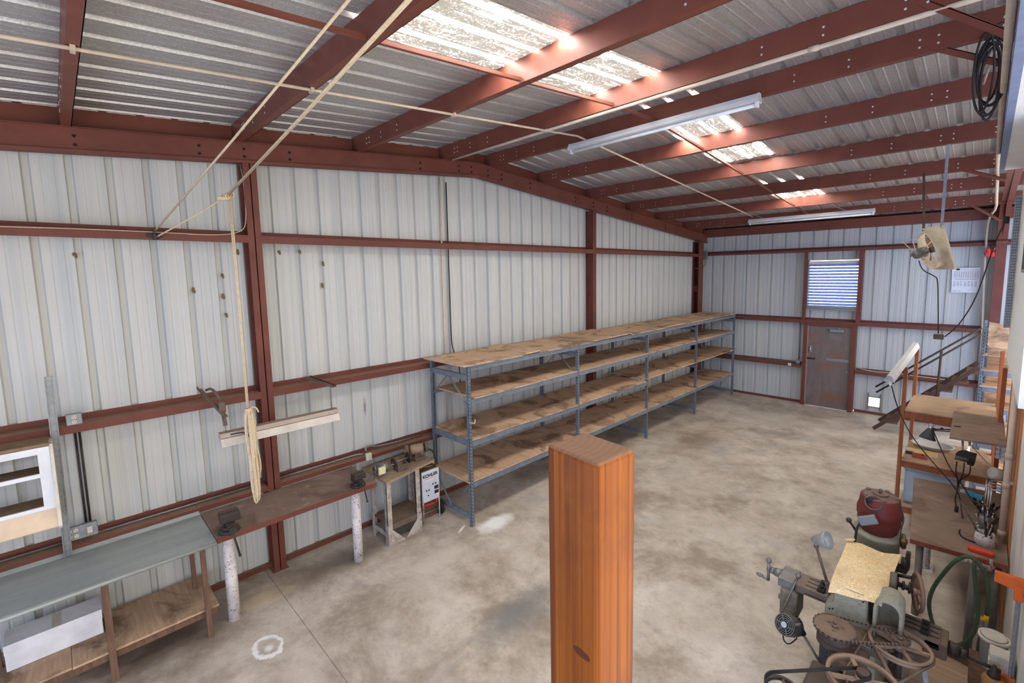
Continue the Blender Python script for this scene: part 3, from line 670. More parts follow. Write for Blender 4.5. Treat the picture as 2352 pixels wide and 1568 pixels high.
vv_ = az(824,1114,1.051); vl = vise((vv_.x,vv_.y-.02,1.051), R(-4), 'rusty dark vise on the right hand end of the brown bench', .95)
# ------------------------------------------------------------------ steel grinder stand with its tools
st = thing('grinder_stand', 'angle iron stand with flaking white legs carrying grinders at the end of the brown bench', 'stand', (.3,3.15,0))
TOP = [(.60,2.80),(.42,3.66),(-.16,3.62),(-.1,2.80)]
w = MB(); w.hexa([(x,y,.895) for x,y in TOP]+[(x,y,.93) for x,y in TOP]); w.build('stand_top', mat('dusty stand top', srgb(150,130,110), .75, 0, .15, 8, .4, srgb(96,78,62), 6), st)
LG = [(.52,2.83,1,1),(.50,3.36,1,-1),(.08,2.83,-1,1),(.04,3.5,-1,-1)]
for x, y, sx, sy in LG:
    w = MB(); w.box(x, x-sx*.006, y, y+sy*.07, 0, .894); w.box(x, x-sx*.07, y, y+sy*.006, 0, .894)
    if sx > 0: w.prism([(0,0),(.25*sy,0),(0,.28)], (x+.001,y,0), (0,1,0), (0,0,1), (.006,0,0))
    w.build('leg', M['stain'], st)
w = MB(); w.box(.05,.5,2.85,3.42,.27,.278); w.box(.49,.497,2.85,3.36,.19,.278); w.box(.06,.066,2.85,3.42,.2,.278); w.build('lower_tray', M['iron'], st)
w = MB(); w.box(.3,.36,2.84,2.846,.1,.17); w.box(.06,.51,2.836,2.842,.1,.165); w.build('foot_rail', M['stain'], st)
# motor that drives the arbor

mo = thing('electric_motor', 'dark electric motor with a cream terminal plate on the grinder stand', 'motor', (.33,2.93,.931))
w = MB(); w.lathe([(.0,-.1),(.05,-.1),(.068,-.085),(.07,-.03),(.074,-.03),(.074,.05),(.068,.06),(.05,.09),(.02,.1),(.0,.1)], (.33,2.95,1.03), (.25,.97,0), 22); w.box(.28,.38,2.88,3.02,.931,.965); w.build('body', M['greysteel'], mo)
w = MB(); w.ring((.335,2.88,1.03), (-.25,-.97,0), .03, .062, .012); w.sphere((.31,2.85,1.03),.03,10,(1,.5,1)); w.build('end_bell', M['darkiron'], mo)
w = MB(); w.bbox(.40,.43,2.86,2.96,.975,1.075,.006); w.build('terminal_plate', mat('cream enamel', srgb(216,208,172), .5, 0, .1, 12, .4, srgb(120,100,70), 14), mo)
w = MB(); w.cyl((.35,3.05,1.03),(.375,3.16,1.03),.01); w.build('shaft', M['greysteel'], mo)
ar = thing('polishing_arbor', 'two wheel polishing arbor on an angle bracket, between motor and grinder', 'arbor', (.34,3.2,.931))
w = MB(); w.box(.30,.44,3.14,3.30,.931,.937); w.box(.305,.43,3.14,3.148,.937,1.03); w.box(.305,.43,3.285,3.293,.937,1.03); w.box(.425,.431,3.148,3.285,.937,1.02); w.build('bracket', M['iron'], ar)
w = MB(); w.cyl((.34,3.10,1.05),(.34,3.37,1.05),.011); w.cyl((.34,3.15,1.05),(.34,3.18,1.05),.025); w.build('shaft', M['greysteel'], ar)
for y, r in ((3.115,.06),(3.345,.075)):
    w = MB(); w.cyl((.34,y,1.05),(.34,y+.022,1.05),r,n=26); w.cyl((.34,y-.008,1.05),(.34,y+.03,1.05),.022,n=12); w.build('wheel', M['darkiron'], ar)
for o_ in (mo, ar): o_.location.y -= .07
gr = thing('bench_grinder', 'bench grinder with a pale blue stone at the far end of the stand', 'grinder', (.2,3.5,.931))
dx = Vector((.30,.95,0)).normalized(); oc = Vector((.22,3.49,1.085))
w = MB(); w.lathe([(0,-.1),(.045,-.1),(.066,-.08),(.072,-.05),(.072,.06),(.066,.085),(.045,.1),(0,.1)], oc, dx, 24); w.build('motor_body', mat('brown motor', srgb(146,124,104), .6, 0, .12, 9, .4, srgb(90,72,58), 9), gr)
w = MB(); w.bbox(.13,.31,3.42,3.58,.931,.965,.01); w.box(.19,.25,3.45,3.54,.96,1.03); w.build('base', M['iron'], gr)
w = MB(); w.cyl(oc-dx*.155,oc-dx*.13,.07,n=30); w.build('grinding_stone', mat('blue grey stone', srgb(150,166,180), .9), gr)
w = MB(); w.cyl(oc-dx*.162,oc-dx*.155,.042,n=24); w.cyl(oc-dx*.18,oc-dx*.1,.012); w.build('hub', mat('rust hub', srgb(176,124,84), .7), gr)
w = MB(); w.cyl(oc+dx*.12,oc+dx*.155,.072,n=30); w.cyl(oc+dx*.1,oc+dx*.17,.012); w.build('guard', M['iron'], gr)
w = MB(); w.ring(oc-dx*.16, dx, .07, .082, .04, 30); w.build('wheel_guard', M['iron'], gr)
w = MB(); w.tube([(.27,3.60,1.05),(.33,3.66,1.06),(.37,3.70,1.0),(.38,3.70,.86),(.37,3.69,.80)], .014, smooth_it=2); w.build('power_cord', M['blackcord'], gr)
# white bucket with a yellow lid behind the stand
bk = thing('bucket', 'white bucket with a yellow lid behind the grinder stand', 'bucket', (.16,3.62,0))
w = MB(); w.lathe([(.0,0),(.135,0),(.155,.36),(.158,.36),(.158,.33),(.165,.33),(.165,.38),(.155,.385)], (.12,3.66,.4), n=28); w.build('pail', M['white'], bk)
w = MB(); w.lathe([(.17,0),(.17,.03),(.15,.035),(.15,.02),(0,.02)], (.12,3.66,.782), n=28); w.build('lid', mat('yellow plastic', srgb(232,200,60), .45), bk)
w = MB(); w.tube([(.275,3.60,.75),(.31,3.58,.66),(.30,3.62,.6),(.25,3.78,.62)], .004, smooth_it=2); w.build('handle', M['white'], bk)
WORLD['crate'] = Vector()
w = MB(); w.bbox(-.04,.28,3.5,3.82,.0,.399,.006); solo('wooden_block', w, M['oldwood'], 'rough wooden block under the white bucket behind the stand', 'block')
# battery charger on legs and a wheel
wl = thing('charger_cart', 'grey white battery charger cart lettered KOHLER beside the rack end', 'charger', (.3,3.62,0))
p00, p10 = Vector((.395,3.45)), Vector((.40,3.76))
w = MB(); w.bbox(.17,.385,3.45,3.745,.31,.785,.01); w.build('case', M['iron'], wl)
face = mat('pale grey enamel face', srgb(196,200,208), .4, 0, .04, 8, .15, srgb(120,112,108), 6)
w = MB(); w.bbox(.383,.397,3.452,3.743,.315,.78,.004); fp_ = w.build('front_panel', face, wl)
def lettering(s, size, o, xdir, ydir, parent, m, bold=.0, name='lettering'):
    cu = bpy.data.curves.new('t', 'FONT'); cu.body = s; cu.size = size; cu.offset = bold; cu.extrude = .0006; cu.align_x = 'CENTER'
    ob = bpy.data.objects.new('t', cu); COL.objects.link(ob); bpy.context.view_layer.update()
    me = bpy.data.meshes.new_from_object(ob.evaluated_get(bpy.context.evaluated_depsgraph_get()))
    bpy.data.objects.remove(ob); X = Vector(xdir).normalized(); Y = Vector(ydir).normalized(); Z = X.cross(Y); o = Vector(o)
    off = WORLD.get(parent.name, Vector())
    for v in me.vertices: v.co = o + X*v.co.x + Y*v.co.y + Z*v.co.z - off
    me.materials.clear(); me.materials.append(m); me.name = name
    r_ = bpy.data.objects.new(name, me); COL.objects.link(r_); r_.parent = parent; WORLD[r_.name] = off; return r_
ink = mat('black print', srgb(24,24,28), .5)
lettering('KOHLER', .066, (.3985,3.592,.685), (0,1,0), (0,0,1), fp_, ink, .0022)
w = MB(); w.box(.397,.3985,3.50,3.66,.652,.66); w.build('orange_stripe', mat('orange print', srgb(226,130,60), .5), fp_)
w = MB(); w.box(.397,.3982,3.50,3.66,.63,.65); w.build('rating_label', M['white'], fp_)
for z in (.40,.47):
    w = MB(); w.box(.397,.401,3.655,3.725,z,z+.05); w.build('meter', M['darkiron'], fp_)
for y, z in ((3.52,.49),(3.56,.49),(3.545,.41),(3.63,.56),(3.675,.56)):
    w = MB(); w.cyl((.397,y,z),(.412,y,z),.009,n=12); w.build('knob', ink, fp_)
for y in (3.46,3.735):
    w = MB(); w.cyl((.39,y,0),(.39,y,.36),.011); w.build('leg', M['stain'], wl)
w = MB(); w.cyl((.3,3.78,.1),(.3,3.82,.1),.1,n=30); wh_ = w.build('wheel', M['black'], wl)
w = MB(); w.cyl((.3,3.775,.1),(.3,3.825,.1),.035,n=16); w.cyl((.3,3.45,.1),(.3,3.82,.1),.012); w.build('axle', M['greysteel'], wl)
redp = mat('red paint', srgb(206,48,44), .45)
w = MB(); w.beam((.38,3.48,.27),(.38,3.66,.25),.012,.02); w.beam((.36,3.7,.24),(.36,3.7,.31),.02,.03); w.build('red_bracket', redp, wl)
w = MB(); w.tube([(.24,3.56,.79),(.29,3.52,.84),(.33,3.6,.86),(.29,3.68,.85),(.24,3.72,.82),(.22,3.66,.8)], .013, smooth_it=2); w.tube([(.25,3.5,.79),(.3,3.6,.815),(.28,3.72,.80)], .012, smooth_it=2); w.build('black_cable', M['blackcord'], wl)
w = MB(); w.tube([(.27,3.58,.8),(.32,3.62,.9),(.30,3.70,.92),(.26,3.73,.83)], .007, smooth_it=2); w.build('red_cable', redp, wl)

# ------------------------------------------------------------------ shop light on chains, with its brackets
lt = thing('shop_light', 'dusty shop light hanging on two chains in front of the rope column', 'light', (.35,1.7,1.87))
du = mat('dusty grey brown enamel', srgb(172,156,142), .6, 0, .06, 10, .3, srgb(120,100,84), 9, dust=.8, dustc=srgb(140,116,94))
w = MB(); w.box(.30,.395,1.08,2.32,1.935,1.985); w.build('channel', du, lt)
w = MB(); w.prism([(-.05,0),(.045,0),(.09,-.075),(.082,-.075),(.04,-.006),(-.045,-.006),(-.087,-.075),(-.095,-.075)], (.35,1.08,1.928), (1,0,0), (0,0,1), (0,1.24,0)); w.build('reflector', M['offwhite'], lt)
w = MB(); w.cyl((.33,1.1,1.89),(.33,2.3,1.89),.016); w.build('tube', M['white'], lt)
w = MB(); w.cyl((.37,1.1,1.89),(.37,2.3,1.89),.016); w.build('tube', M['white'], lt)
for y, z1 in ((1.14,2.14),(2.26,2.24)):
    w = MB(); n_ = int((z1-1.985)/.026)
    for k in range(n_+1):
        zc = 1.992+k*.026; e = (1,0,0) if k % 2 else (0,1,0); E_ = Vector(e)
        w.tube([Vector((.35,y,zc))+E_*.008*math.cos(a)+Vector((0,0,.017))*math.sin(a) for a in [i*math.pi/4 for i in range(8)]], .0025, 5, True)
    w.build('chain', M['greysteel'], lt)
w = MB(); w.tube([(.40,1.17,1.96),(.43,1.25,1.97),(.42,1.34,1.94),(.42,1.36,1.7),(.41,1.345,1.5),(.42,1.35,1.38)], .006, smooth_it=2); w.cyl((.42,1.35,1.38),(.42,1.35,1.33),.016); w.build('power_cord', M['blackcord'], lt)
bt = thing('clamp_bracket', 'brown bracket arm with a locking clamp, holding the left light chain', 'bracket', (0,1.06,2.3))
w = MB(); w.beam((-.1,1.02,2.40),(.36,1.15,2.15),.045,.006); w.beam((-.1,1.00,2.42),(.36,1.13,2.17),.006,.03); w.build('arm', M['iron'], bt)
w = MB(); w.tube([(.02,1.06,2.40),(.1,1.09,2.43),(.2,1.13,2.36),(.24,1.14,2.28)], .014, smooth_it=1); w.bbox(.22,.30,1.11,1.17,2.18,2.30,.01); w.beam((.28,1.14,2.22),(.36,1.14,2.06),.035,.025); w.build('locking_clamp', M['iron'], bt)
w = MB(); w.prism([(-.03,0),(.03,0),(.03,.03),(.025,.03),(.025,.005),(-.025,.005),(-.025,.03),(-.03,.03)], (-.05,2.15,2.335), (.3,-1,0), (0,0,1), (.42,.15,-.08))
solo('channel_bracket', w, M['iron'], 'short brown channel arm holding the right light chain', 'bracket')

# ------------------------------------------------------------------ ropes
pl = thing('rope_pulley', 'small dark pulley block on the top wall rail where the ropes turn', 'pulley', (.02,.75,4.02))
w = MB(); w.box(.0,.05,.74,.76,4.0,4.1); w.box(.0,.012,.69,.81,4.03,4.07); w.build('cheek', M['darkiron'], pl)
w = MB(); w.cyl((.03,.765,4.04),(.03,.78,4.04),.03,n=18); w.build('sheave', M['darkiron'], pl)
KN = ax(525,448,.6); pa = ax(358,528,.03); pb = ax(356,546,.03)
e1 = az(800,0,5.0); e2 = az(941,0,5.0)
e1 = e1+(e1-pa)*.14; e2 = e2+(e2-KN)*.14
w = MB(); w.tube([pa, (pa+e1)/2+Vector((0,0,-.012)), e1], .0085, 7); solo('hoist_rope', w, M['rope'], 'slanting upper rope running from the small pulley up past the purlins', 'rope')
w = MB(); w.tube([pb, (pb+KN)/2+Vector((0,0,-.01)), KN], .0075, 7); w.tube([KN, (KN+e2)/2+Vector((0,0,-.01)), e2], .0085, 7); d2 = (e2-KN).normalized(); s2 = d2.cross(Vector((0,0,1))).normalized()
w.tube([KN+s2*.012, (KN+e2)/2+s2*.012+Vector((0,0,-.012)), e2+s2*.012], .0085, 7)
solo('hoist_rope', w, M['rope'], 'doubled slanting rope bent at the knot above the hanging coil', 'rope')
kn = MB()
for k in range(5):
    a = k*1.3; c = KN+Vector((.0,-.03+.012*k,-.02+.006*k))
    kn.tube([c+Vector((.018*math.cos(i*math.pi/4+a),.03*math.cos(i*math.pi/4),.026*math.sin(i*math.pi/4))) for i in range(8)], .0085, 6, True)
kn.bbox(KN.x-.015,KN.x+.015,KN.y-.1,KN.y-.03,KN.z-.055,KN.z-.02,.008)
hk = thing('rope_coil', 'tan rope hanging from the knot and tied off in a long coil', 'rope', (KN.x,KN.y,1.1))
kn.build('knot', M['rope'], hk)
T0 = ax(568,936,.6); B0 = ax(583,1160,.6)
w = MB(); w.tube([KN, (KN+T0)/2+Vector((0,.004,0)), T0], .0095, 8); w.tube([KN+Vector((.01,.012,0)), (KN+T0)/2+Vector((.01,.014,0)), T0+Vector((0,.01,0))], .0075, 8); w.build('hanging_rope', M['rope'], hk)
rnd = random.Random(11); w = MB()
zt, zb = T0.z, B0.z
for k in range(11):
    lo = zb+rnd.choice([.0,.01,.03,.06,.22,.26,.3])+rnd.uniform(0,.02); hi = zt-rnd.uniform(.0,.05); ph = k*math.pi/12*2.1+.3
    wd_ = rnd.uniform(.03,.068); pts = []
    cx_ = KN.x+rnd.uniform(-.018,.018); cy_ = T0.y+.012+rnd.uniform(-.018,.018); n_ = 18
    for i in range(n_):
        a = 2*math.pi*i/n_; zz = (hi+lo)/2-(hi-lo)/2*math.cos(a); tt = (zz-lo)/(hi-lo)
        pinch = .35+.65*abs(tt-.42)*1.7
        pts.append((cx_+wd_*math.sin(a)*math.cos(ph)*pinch, cy_+.012*(1-tt)+wd_*math.sin(a)*math.sin(ph)*pinch, zz))
    w.tube(pts, .0088, 6, True, 1)
for yo, zl, amp in ((.055,.28,.05),(-.035,.55,.03)):
    w.tube([T0+Vector((0,0,-.03)), T0+Vector((.01,yo*.8,-.12)), T0+Vector((.0,yo,-.4)), T0+Vector((0,yo+amp*.7,-(zt-zb-zl)+.1)), T0+Vector((0,yo*.7,-(zt-zb-zl)))], .0088, 6, smooth_it=2)
w.tube([T0+Vector((.0,.0,-.02)), T0+Vector((.0,.05,.0)), T0+Vector((.0,.085,-.02)), T0+Vector((0,.10,-.07))], .0088, 6, smooth_it=2)
for k in range(3): w.tube([T0+Vector((.03*math.cos(i*math.pi/4),.03*math.sin(i*math.pi/4)+.008,-.015-.012*k)) for i in range(8)], .0085, 6, True, 1)
w.build('coil', M['rope'], hk)
cord = ax(561,480,.02)
w = MB(); w.tube([ax(552,380,-.1), ax(560,420,-.05), ax(566,515,-.0)+Vector((.02,0,0)), ax(552,534,.02), ax(500,541,.02), ax(360,533,.02), ax(180,525,.02), ax(0,520,.02)], .004, 6, smooth_it=2)
solo('thin_cord', w, M['rope'], 'thin pale cord looping down beside the rope column onto the top rail', 'cord')

# ------------------------------------------------------------------ outlets, boxes and conduits on the long wall
def wallbox(y0, y1, z0, z1, x, dep, lab, cat, m, sockets=(), grp=None):
    t = thing('outlet_box', lab, cat, (x,(y0+y1)/2,z0), grp)
    w = MB(); w.bbox(x, x+dep, y0, y1, z0, z1, .006); bx_ = w.build('box', m, t)
    for (y, z) in sockets:
        w = MB(); w.cyl((x+dep,y,z),(x+dep+.003,y,z),.017,n=16); w.m(1)
        for dy in (-.007,.007): w.box(x+dep+.003,x+dep+.0036,y+dy-.0015,y+dy+.0015,z+.0,z+.01)
        w.cyl((x+dep+.003,y,z-.008),(x+dep+.0036,y,z-.008),.003,n=8); w.build('socket', [M['offwhite'], ink], bx_)
    return t
wallbox(-.03,.08,2.27,2.375,-.02,.045,'grey duplex outlet box sitting on the middle rail at the left','outlet',M['galv'],((.025,2.345),(.025,2.30)))
b_ = wallbox(-.125,.095,1.17,1.30,-.02,.045,'grey double outlet and switch box above the grey topped table','outlet',M['galv'],((-.10,1.265),(-.055,1.265),(-.10,1.21),(-.055,1.21)))
w = MB(); w.box(.025,.03,.02,.055,1.205,1.265); w.cyl((.03,.038,1.235),(.045,.038,1.245),.005); w.build('switch', M['offwhite'], b_)
wallbox(2.82,2.90,1.05,1.15,-.02,.05,'off white outlet box on the bottom rail above the grinder stand','outlet',M['offwhite'],((2.86,1.12),(2.86,1.08)))
wallbox(2.60,2.66,.985,1.06,-.0,.035,'tiny grey junction box at the back of the brown bench near the rusty vise','outlet',M['galv'])
w = MB(); w.bbox(-.015,.08,13.5,13.58,3.92,4.18,.006); o = solo('junction_box', w, M['greysteel'], 'grey junction box on the corner column under the rafter end', 'box')
w = MB(); w.tube([(.03,13.55,3.92),(.03,13.55,3.75),(-.03,13.45,3.68),(-.16,13.3,3.67)], .016, smooth_it=2); solo('conduit_elbow', w, M['greysteel'], 'curved grey conduit under the corner junction box', 'pipe')
w = MB(); w.cyl((-.165,4.33,1.18),(-.165,4.33,zraf(4.33)),.014); solo('conduit', w, M['pipe'], 'upright cream conduit on the long wall above the near end of the rack', 'pipe')
w = MB(); w.tube([(-.16,4.45,5.05),(-.165,4.455,3.6),(-.16,4.45,2.6),(-.15,4.46,2.4),(.0,4.46,2.2),(.06,4.45,1.9),(.05,4.40,1.78),(.03,4.28,1.74)], .009, smooth_it=1); solo('black_cable', w, M['blackcord'], 'black cable running down the long wall just right of the cream conduit', 'cable')
w = MB()
for y in (.02,.05): w.cyl((-.18,y,1.2),(-.18,y,2.19),.009)
solo('conduit_pair', w, M['darkiron'], 'pair of dark conduits running down the wall to the double outlet box', 'pipe')
w = MB(); w.tube([(-.13,-2.8,1.12),(-.13,-.13,1.12)], .011); w.tube([(-.13,.1,1.122),(-.13,1.55,1.122)], .011)
solo('conduit', w, M['galv'], 'thin grey conduit lying on the lowest rail above the grey topped table', 'pipe')
w = MB(); w.tube([(-.13,1.76,1.122),(-.13,2.55,1.122),(-.1,2.75,1.14),(-.06,2.82,1.13)], .013, smooth_it=2); w.tube([(-.06,2.87,1.15),(-.08,2.85,1.2),(-.12,2.95,1.2),(-.14,3.1,1.14),(-.14,3.8,1.122)], .013, smooth_it=2)
solo('conduit', w, M['galv'], 'thin grey conduit lying on the lowest rail behind bench and grinder stand', 'pipe')
# mud dauber nests dotted over the sheets
nest = mat('wasp mud', srgb(112,92,68), .9)
for k, (px, py) in enumerate([(171,584),(444,666),(510,632),(545,578),(641,578),(740,655),(519,722),(742,605),(688,577),(512,680)]):
    p = ax(px, py, -.19); w = MB(); w.sphere(p, .02, 8, (.5,.8,1.6 if k % 2 else 1.0)); w.sphere(p+Vector((0,.008,-.02)), .014, 8, (.5,.8,1.3))
    where = ['far left under top rail','between ribs left of the rope','just left of rope below top rail','beside the hanging rope, highest','right beside the rope column','lower of two right of the rope column','lowest, left of the rope','upper of two right of the rope column','third rib right of the rope column','middle of three left of the rope'][k]
    solo('mud_nest', w, nest, 'brown mud wasp nest on long wall, '+where, 'nest', 'mud nests on the long wall')
# ------------------------------------------------------------------ roof bracing, conduits, fluorescent fittings
ys = [p[0] for p in PUR]
names = ['first and second','second and third','third and fourth','fourth and fifth','fifth and sixth','sixth and seventh','seventh and eighth','eighth and ninth','ninth and tenth']
for i in range(len(ys)-1):
    a = (3.06, ys[i]+.012, zpur(ys[i])+.012); b = (3.06, ys[i+1]-.005, zpur(ys[i+1])+.012)
    w = MB(); w.beam(a, b, .028, .004); w.beam(Vector(a)+Vector((.013,0,.014)), Vector(b)+Vector((.013,0,.014)), .004, .028)
    solo('sag_angle', w, M['reddark'], 'thin red angle strut joining the %s roof purlins from the left' % names[i], 'strut', 'struts between the purlins')
w = MB(); pts = [(2.05, y, zpur(y)-.016) for y in (-3.0,0.2,2.3,4.4,YR,5.9,8,10,11.45)]
w.tube(pts, .0125, 8)
for y in ys[:6]: w.box(2.02, 2.08, y+.02, y+.045, zpur(y)-.034, zpur(y))
solo('conduit', w, M['pipe'], 'long pale conduit crossing beneath all the purlins to the farther fluorescent fitting', 'pipe')
y = 4.39; w = MB(); w.tube([(.12,y,zpur(y)-.022),(1.8,y-.02,zpur(y)-.022),(4.4,y-.04,zpur(y)-.022),(6.5,y-.05,zpur(y)-.022)], .019, 8); w.cyl((4.9,y-.043,zpur(y)-.022),(4.97,y-.044,zpur(y)-.022),.023)
solo('conduit', w, M['pipe'], 'tan conduit clipped under a purlin near the ridge', 'pipe')
w = MB(); w.tube([(6.03,1.0,4.95),(6.03,8.0,4.955),(6.05,9.9,4.93),(6.06,11.2,4.80),(6.08,12.6,4.70),(6.0,13.3,4.62),(5.975,13.68,4.4),(5.985,13.7,3.6),(6.06,13.7,1.7),(6.07,13.7,.05)], .022, 8, smooth_it=1)
solo('conduit', w, M['pipe'], 'cream conduit running along the loft edge and down the far wall', 'pipe')
def strip_light(a, b, lab, wdt=.12, hgt=.075, struts=()):
    a, b = Vector(a), Vector(b); t = thing('fluorescent_light', lab, 'light', (a+b)/2); d = (b-a).normalized(); s_ = d.cross(Vector((0,0,1))).normalized(); u = Vector((0,0,1))
    w = MB(); w.prism([(-wdt/2,.0),(wdt/2,.0),(wdt*.42,hgt*.45),(wdt*.22,hgt),(-wdt*.22,hgt),(-wdt*.42,hgt*.45)], a, s_, u, b-a)
    for p in (a, b-d*.012): w.prism([(-wdt*.5,-.005),(wdt*.5,-.005),(wdt*.25,hgt+.004),(-wdt*.25,hgt+.004)], p, s_, u, d*.012)
    w.build('housing', M['white'], t)
    w = MB(); w.cyl(a+d*.04-u*.028, b-d*.04-u*.028, .019, n=12); w.build('tube', mat('fluorescent tube', srgb(226,228,228), .3), t)
    w = MB()
    for p in (a+d*.015, b-d*.04): w.bbox(p.x-.0+min(0,0), p.x+.03, p.y-.028, p.y+.028, p.z-.052, p.z, .006)
    w.build('lamp_holder', M['white'], t)
    for p, q in struts: w = MB(); w.beam(p, q, .02, .006); w.build('hanger', M['galv'], t)
    return t
strip_light((1.82,5.11,5.275),(4.30,5.06,5.275),'nearer long fluorescent fitting under the purple purlin', struts=[((2.2,5.1,5.34),(2.2,5.25,5.385)),((3.9,5.07,5.34),(3.9,5.25,5.385))])
strip_light((1.95,11.52,4.70),(4.37,11.41,4.70),'farther long fluorescent fitting hanging below the last purlins', struts=[((2.3,11.5,4.77),(2.1,10.98,4.88)),((3.9,11.43,4.77),(3.72,10.98,4.87)),((3.0,11.47,4.77),(3.0,12.44,4.76))])
for i, (pb_, pe_, lab) in enumerate([((5.577,4.33,5.313+.12),(6.10,4.33,5.0),'red angle brace by the cable coil, nearest the ridge conduit'),((5.508,5.262,5.47),(6.10,5.262,5.11),'red angle brace under the cable coil'),((5.545,9.56,5.10),(6.14,9.56,4.82),'red angle brace above the hanging fan'),((5.53,12.46,4.94),(6.17,12.46,4.44),'red angle brace running into the tapered column')]):
    w = MB(); w.beam(pb_, pe_, .05, .005, (0,1,0)); w.beam(Vector(pb_)+Vector((0,.02,.022)), Vector(pe_)+Vector((0,.02,.022)), .005, .045, (0,1,0)); solo('flange_brace', w, M['reddark'], lab, 'brace')
w = MB(); rnd = random.Random(5)
for k in range(7):
    c = Vector((5.93+rnd.uniform(-.03,.03), 5.24, 5.10+rnd.uniform(-.03,.03))); hh = rnd.uniform(.2,.32); ww = rnd.uniform(.05,.09); yo = rnd.uniform(-.03,.03)
    w.tube([c+Vector((ww*math.sin(2*math.pi*i/16),yo,hh*math.cos(2*math.pi*i/16)+(.05 if k%2 else -.03))) for i in range(16)], .0085, 6, True, 1)
w.tube([(5.9,5.2,5.35),(5.96,5.2,5.44),(6.02,5.2,5.45)],.01,6)
solo('cable_coil', w, M['blackcord'], 'black cable coil hanging over a brace near the loft edge', 'cable')
w = MB()
for k in range(2): w.tube([(5.88+.03*k,5.30,5.05),(5.92+.03*k,5.30,5.25),(6.0+.03*k,5.29,5.42),(6.05,5.28,5.5)], .009, 6, smooth_it=2)
solo('pale_cable', w, M['pipe'], 'pale cable ends bent through the black cable coil', 'cable')

# tapered frame column in the far right corner
w = MB()
def plate(x0, x1, pts): w.prism(pts, (x0,0,0), (0,1,0), (0,0,1), (x1-x0,0,0))
plate(6.13,6.29,[(13.58,0),(13.59,0),(13.56,4.12),(12.62,5.2),(12.60,5.19),(13.55,4.11)])
plate(6.205,6.213,[(13.59,0),(13.9,0),(13.9,5.0),(12.5,5.1),(12.62,5.19),(13.56,4.12)])
plate(6.13,6.29,[(13.89,0),(13.9,0),(13.9,4.7),(13.89,4.7)])
w.box(6.125,6.295,13.5,13.56,4.05,4.12)
solo('tapered_column', w, M['red'], 'wide red tapered frame column in the far right corner', 'column')
w = MB(); w.hexa([(6.14,8.02,4.92),(6.29,8.02,4.92),(6.29,12.55,4.80),(6.14,12.55,4.80),(6.14,8.02,4.935),(6.29,8.02,4.935),(6.29,12.55,4.815),(6.14,12.55,4.815)]); w.hexa([(6.21,8.02,4.93),(6.22,8.02,4.93),(6.22,12.55,4.81),(6.21,12.55,4.81),(6.21,8.02,zpur(8.02)-.01),(6.22,8.02,zpur(8.02)-.01),(6.22,12.55,zpur(12.55)-.01),(6.21,12.55,zpur(12.55)-.01)])
solo('roof_rafter', w, M['red'], 'red main frame rafter beside the loft edge, mostly hidden', 'roof beam')
# slotted steel upright fixed to the end of the loft wall
w = MB(); w.box(6.205,6.262,7.70,7.703,2.895,4.40); w.box(6.259,6.262,7.70,7.76,2.895,4.40); w.m(1)
for k in range(46):
    z = 2.92+k*.032
    for x in (6.219,6.234,6.249): w.box(x-.003,x+.003,7.6985,7.70,z,z+.012)
solo('slotted_upright', w, [M['galv'], hole], 'grey slotted steel upright on the end of the white loft wall', 'upright')
w = MB(); w.box(6.262,6.275,6.02,6.5,3.55,3.58); w.box(6.262,6.275,6.02,6.5,3.98,4.0); w.box(6.262,6.275,6.47,6.5,3.55,4.0); w.m(1); w.box(6.266,6.27,6.0,6.47,3.58,3.98)
struct('window_5', w, [M['greysteel'], M['black']])

# ------------------------------------------------------------------ hanging fan
ft = thing('exhaust_fan', 'cream square panel fan hanging tilted on two straps', 'fan', (5.5,8.6,3.55))
cpt = ay(2154,570,8.5); hv = Vector((-.40,.91,0)).normalized(); vv = Vector((.30,0.02,-.95)); vv = (vv-hv*vv.dot(hv)).normalized(); nn = hv.cross(vv).normalized()
if nn.x > 0: nn = -nn
cream = mat('aged cream fan panel', srgb(214,202,176), .5, 0, .06, 6, .5, srgb(150,116,84), 6)
hs = .30
def fr(a, b, c): return cpt+hv*a+vv*b+nn*c
w = MB(); n_ = 32; r_ = .245; outer = []; inner = []
for i in range(n_):
    a = 2*math.pi*i/n_; ca, sa = math.cos(a), math.sin(a); k = hs/max(abs(ca),abs(sa)); outer.append((ca*k,sa*k)); inner.append((ca*r_,sa*r_))
vs = [fr(x,y,0) for x,y in outer]+[fr(x,y,0) for x,y in inner]+[fr(x,y,-.004) for x,y in outer]+[fr(x,y,-.004) for x,y in inner]
fs = []
for i in range(n_):
    j = (i+1)%n_; fs += [(i,j,n_+j,n_+i),(2*n_+i,3*n_+i,3*n_+j,2*n_+j),(i,2*n_+i,2*n_+j,j)]
w.add(vs, fs)
for s_ in (-1,1):
    w.prism([(-hs,0),(hs,0),(hs,.02),(-hs,.02)], fr(0,s_*hs,-.02), hv, nn, vv*.003*s_); w.prism([(-hs,0),(hs,0),(hs,.02),(-hs,.02)], fr(s_*hs,0,-.02), vv, nn, hv*.003*s_)
w.build('panel', cream, ft)
w = MB(); w.lathe([(.25,0),(.25,.10),(.262,.125),(.258,.127),(.245,.105),(.243,0)], cpt, nn, 36, cap=False); w.build('shroud_ring', cream, ft)
bm_ = mat('brown fan blade', srgb(150,112,92), .5)
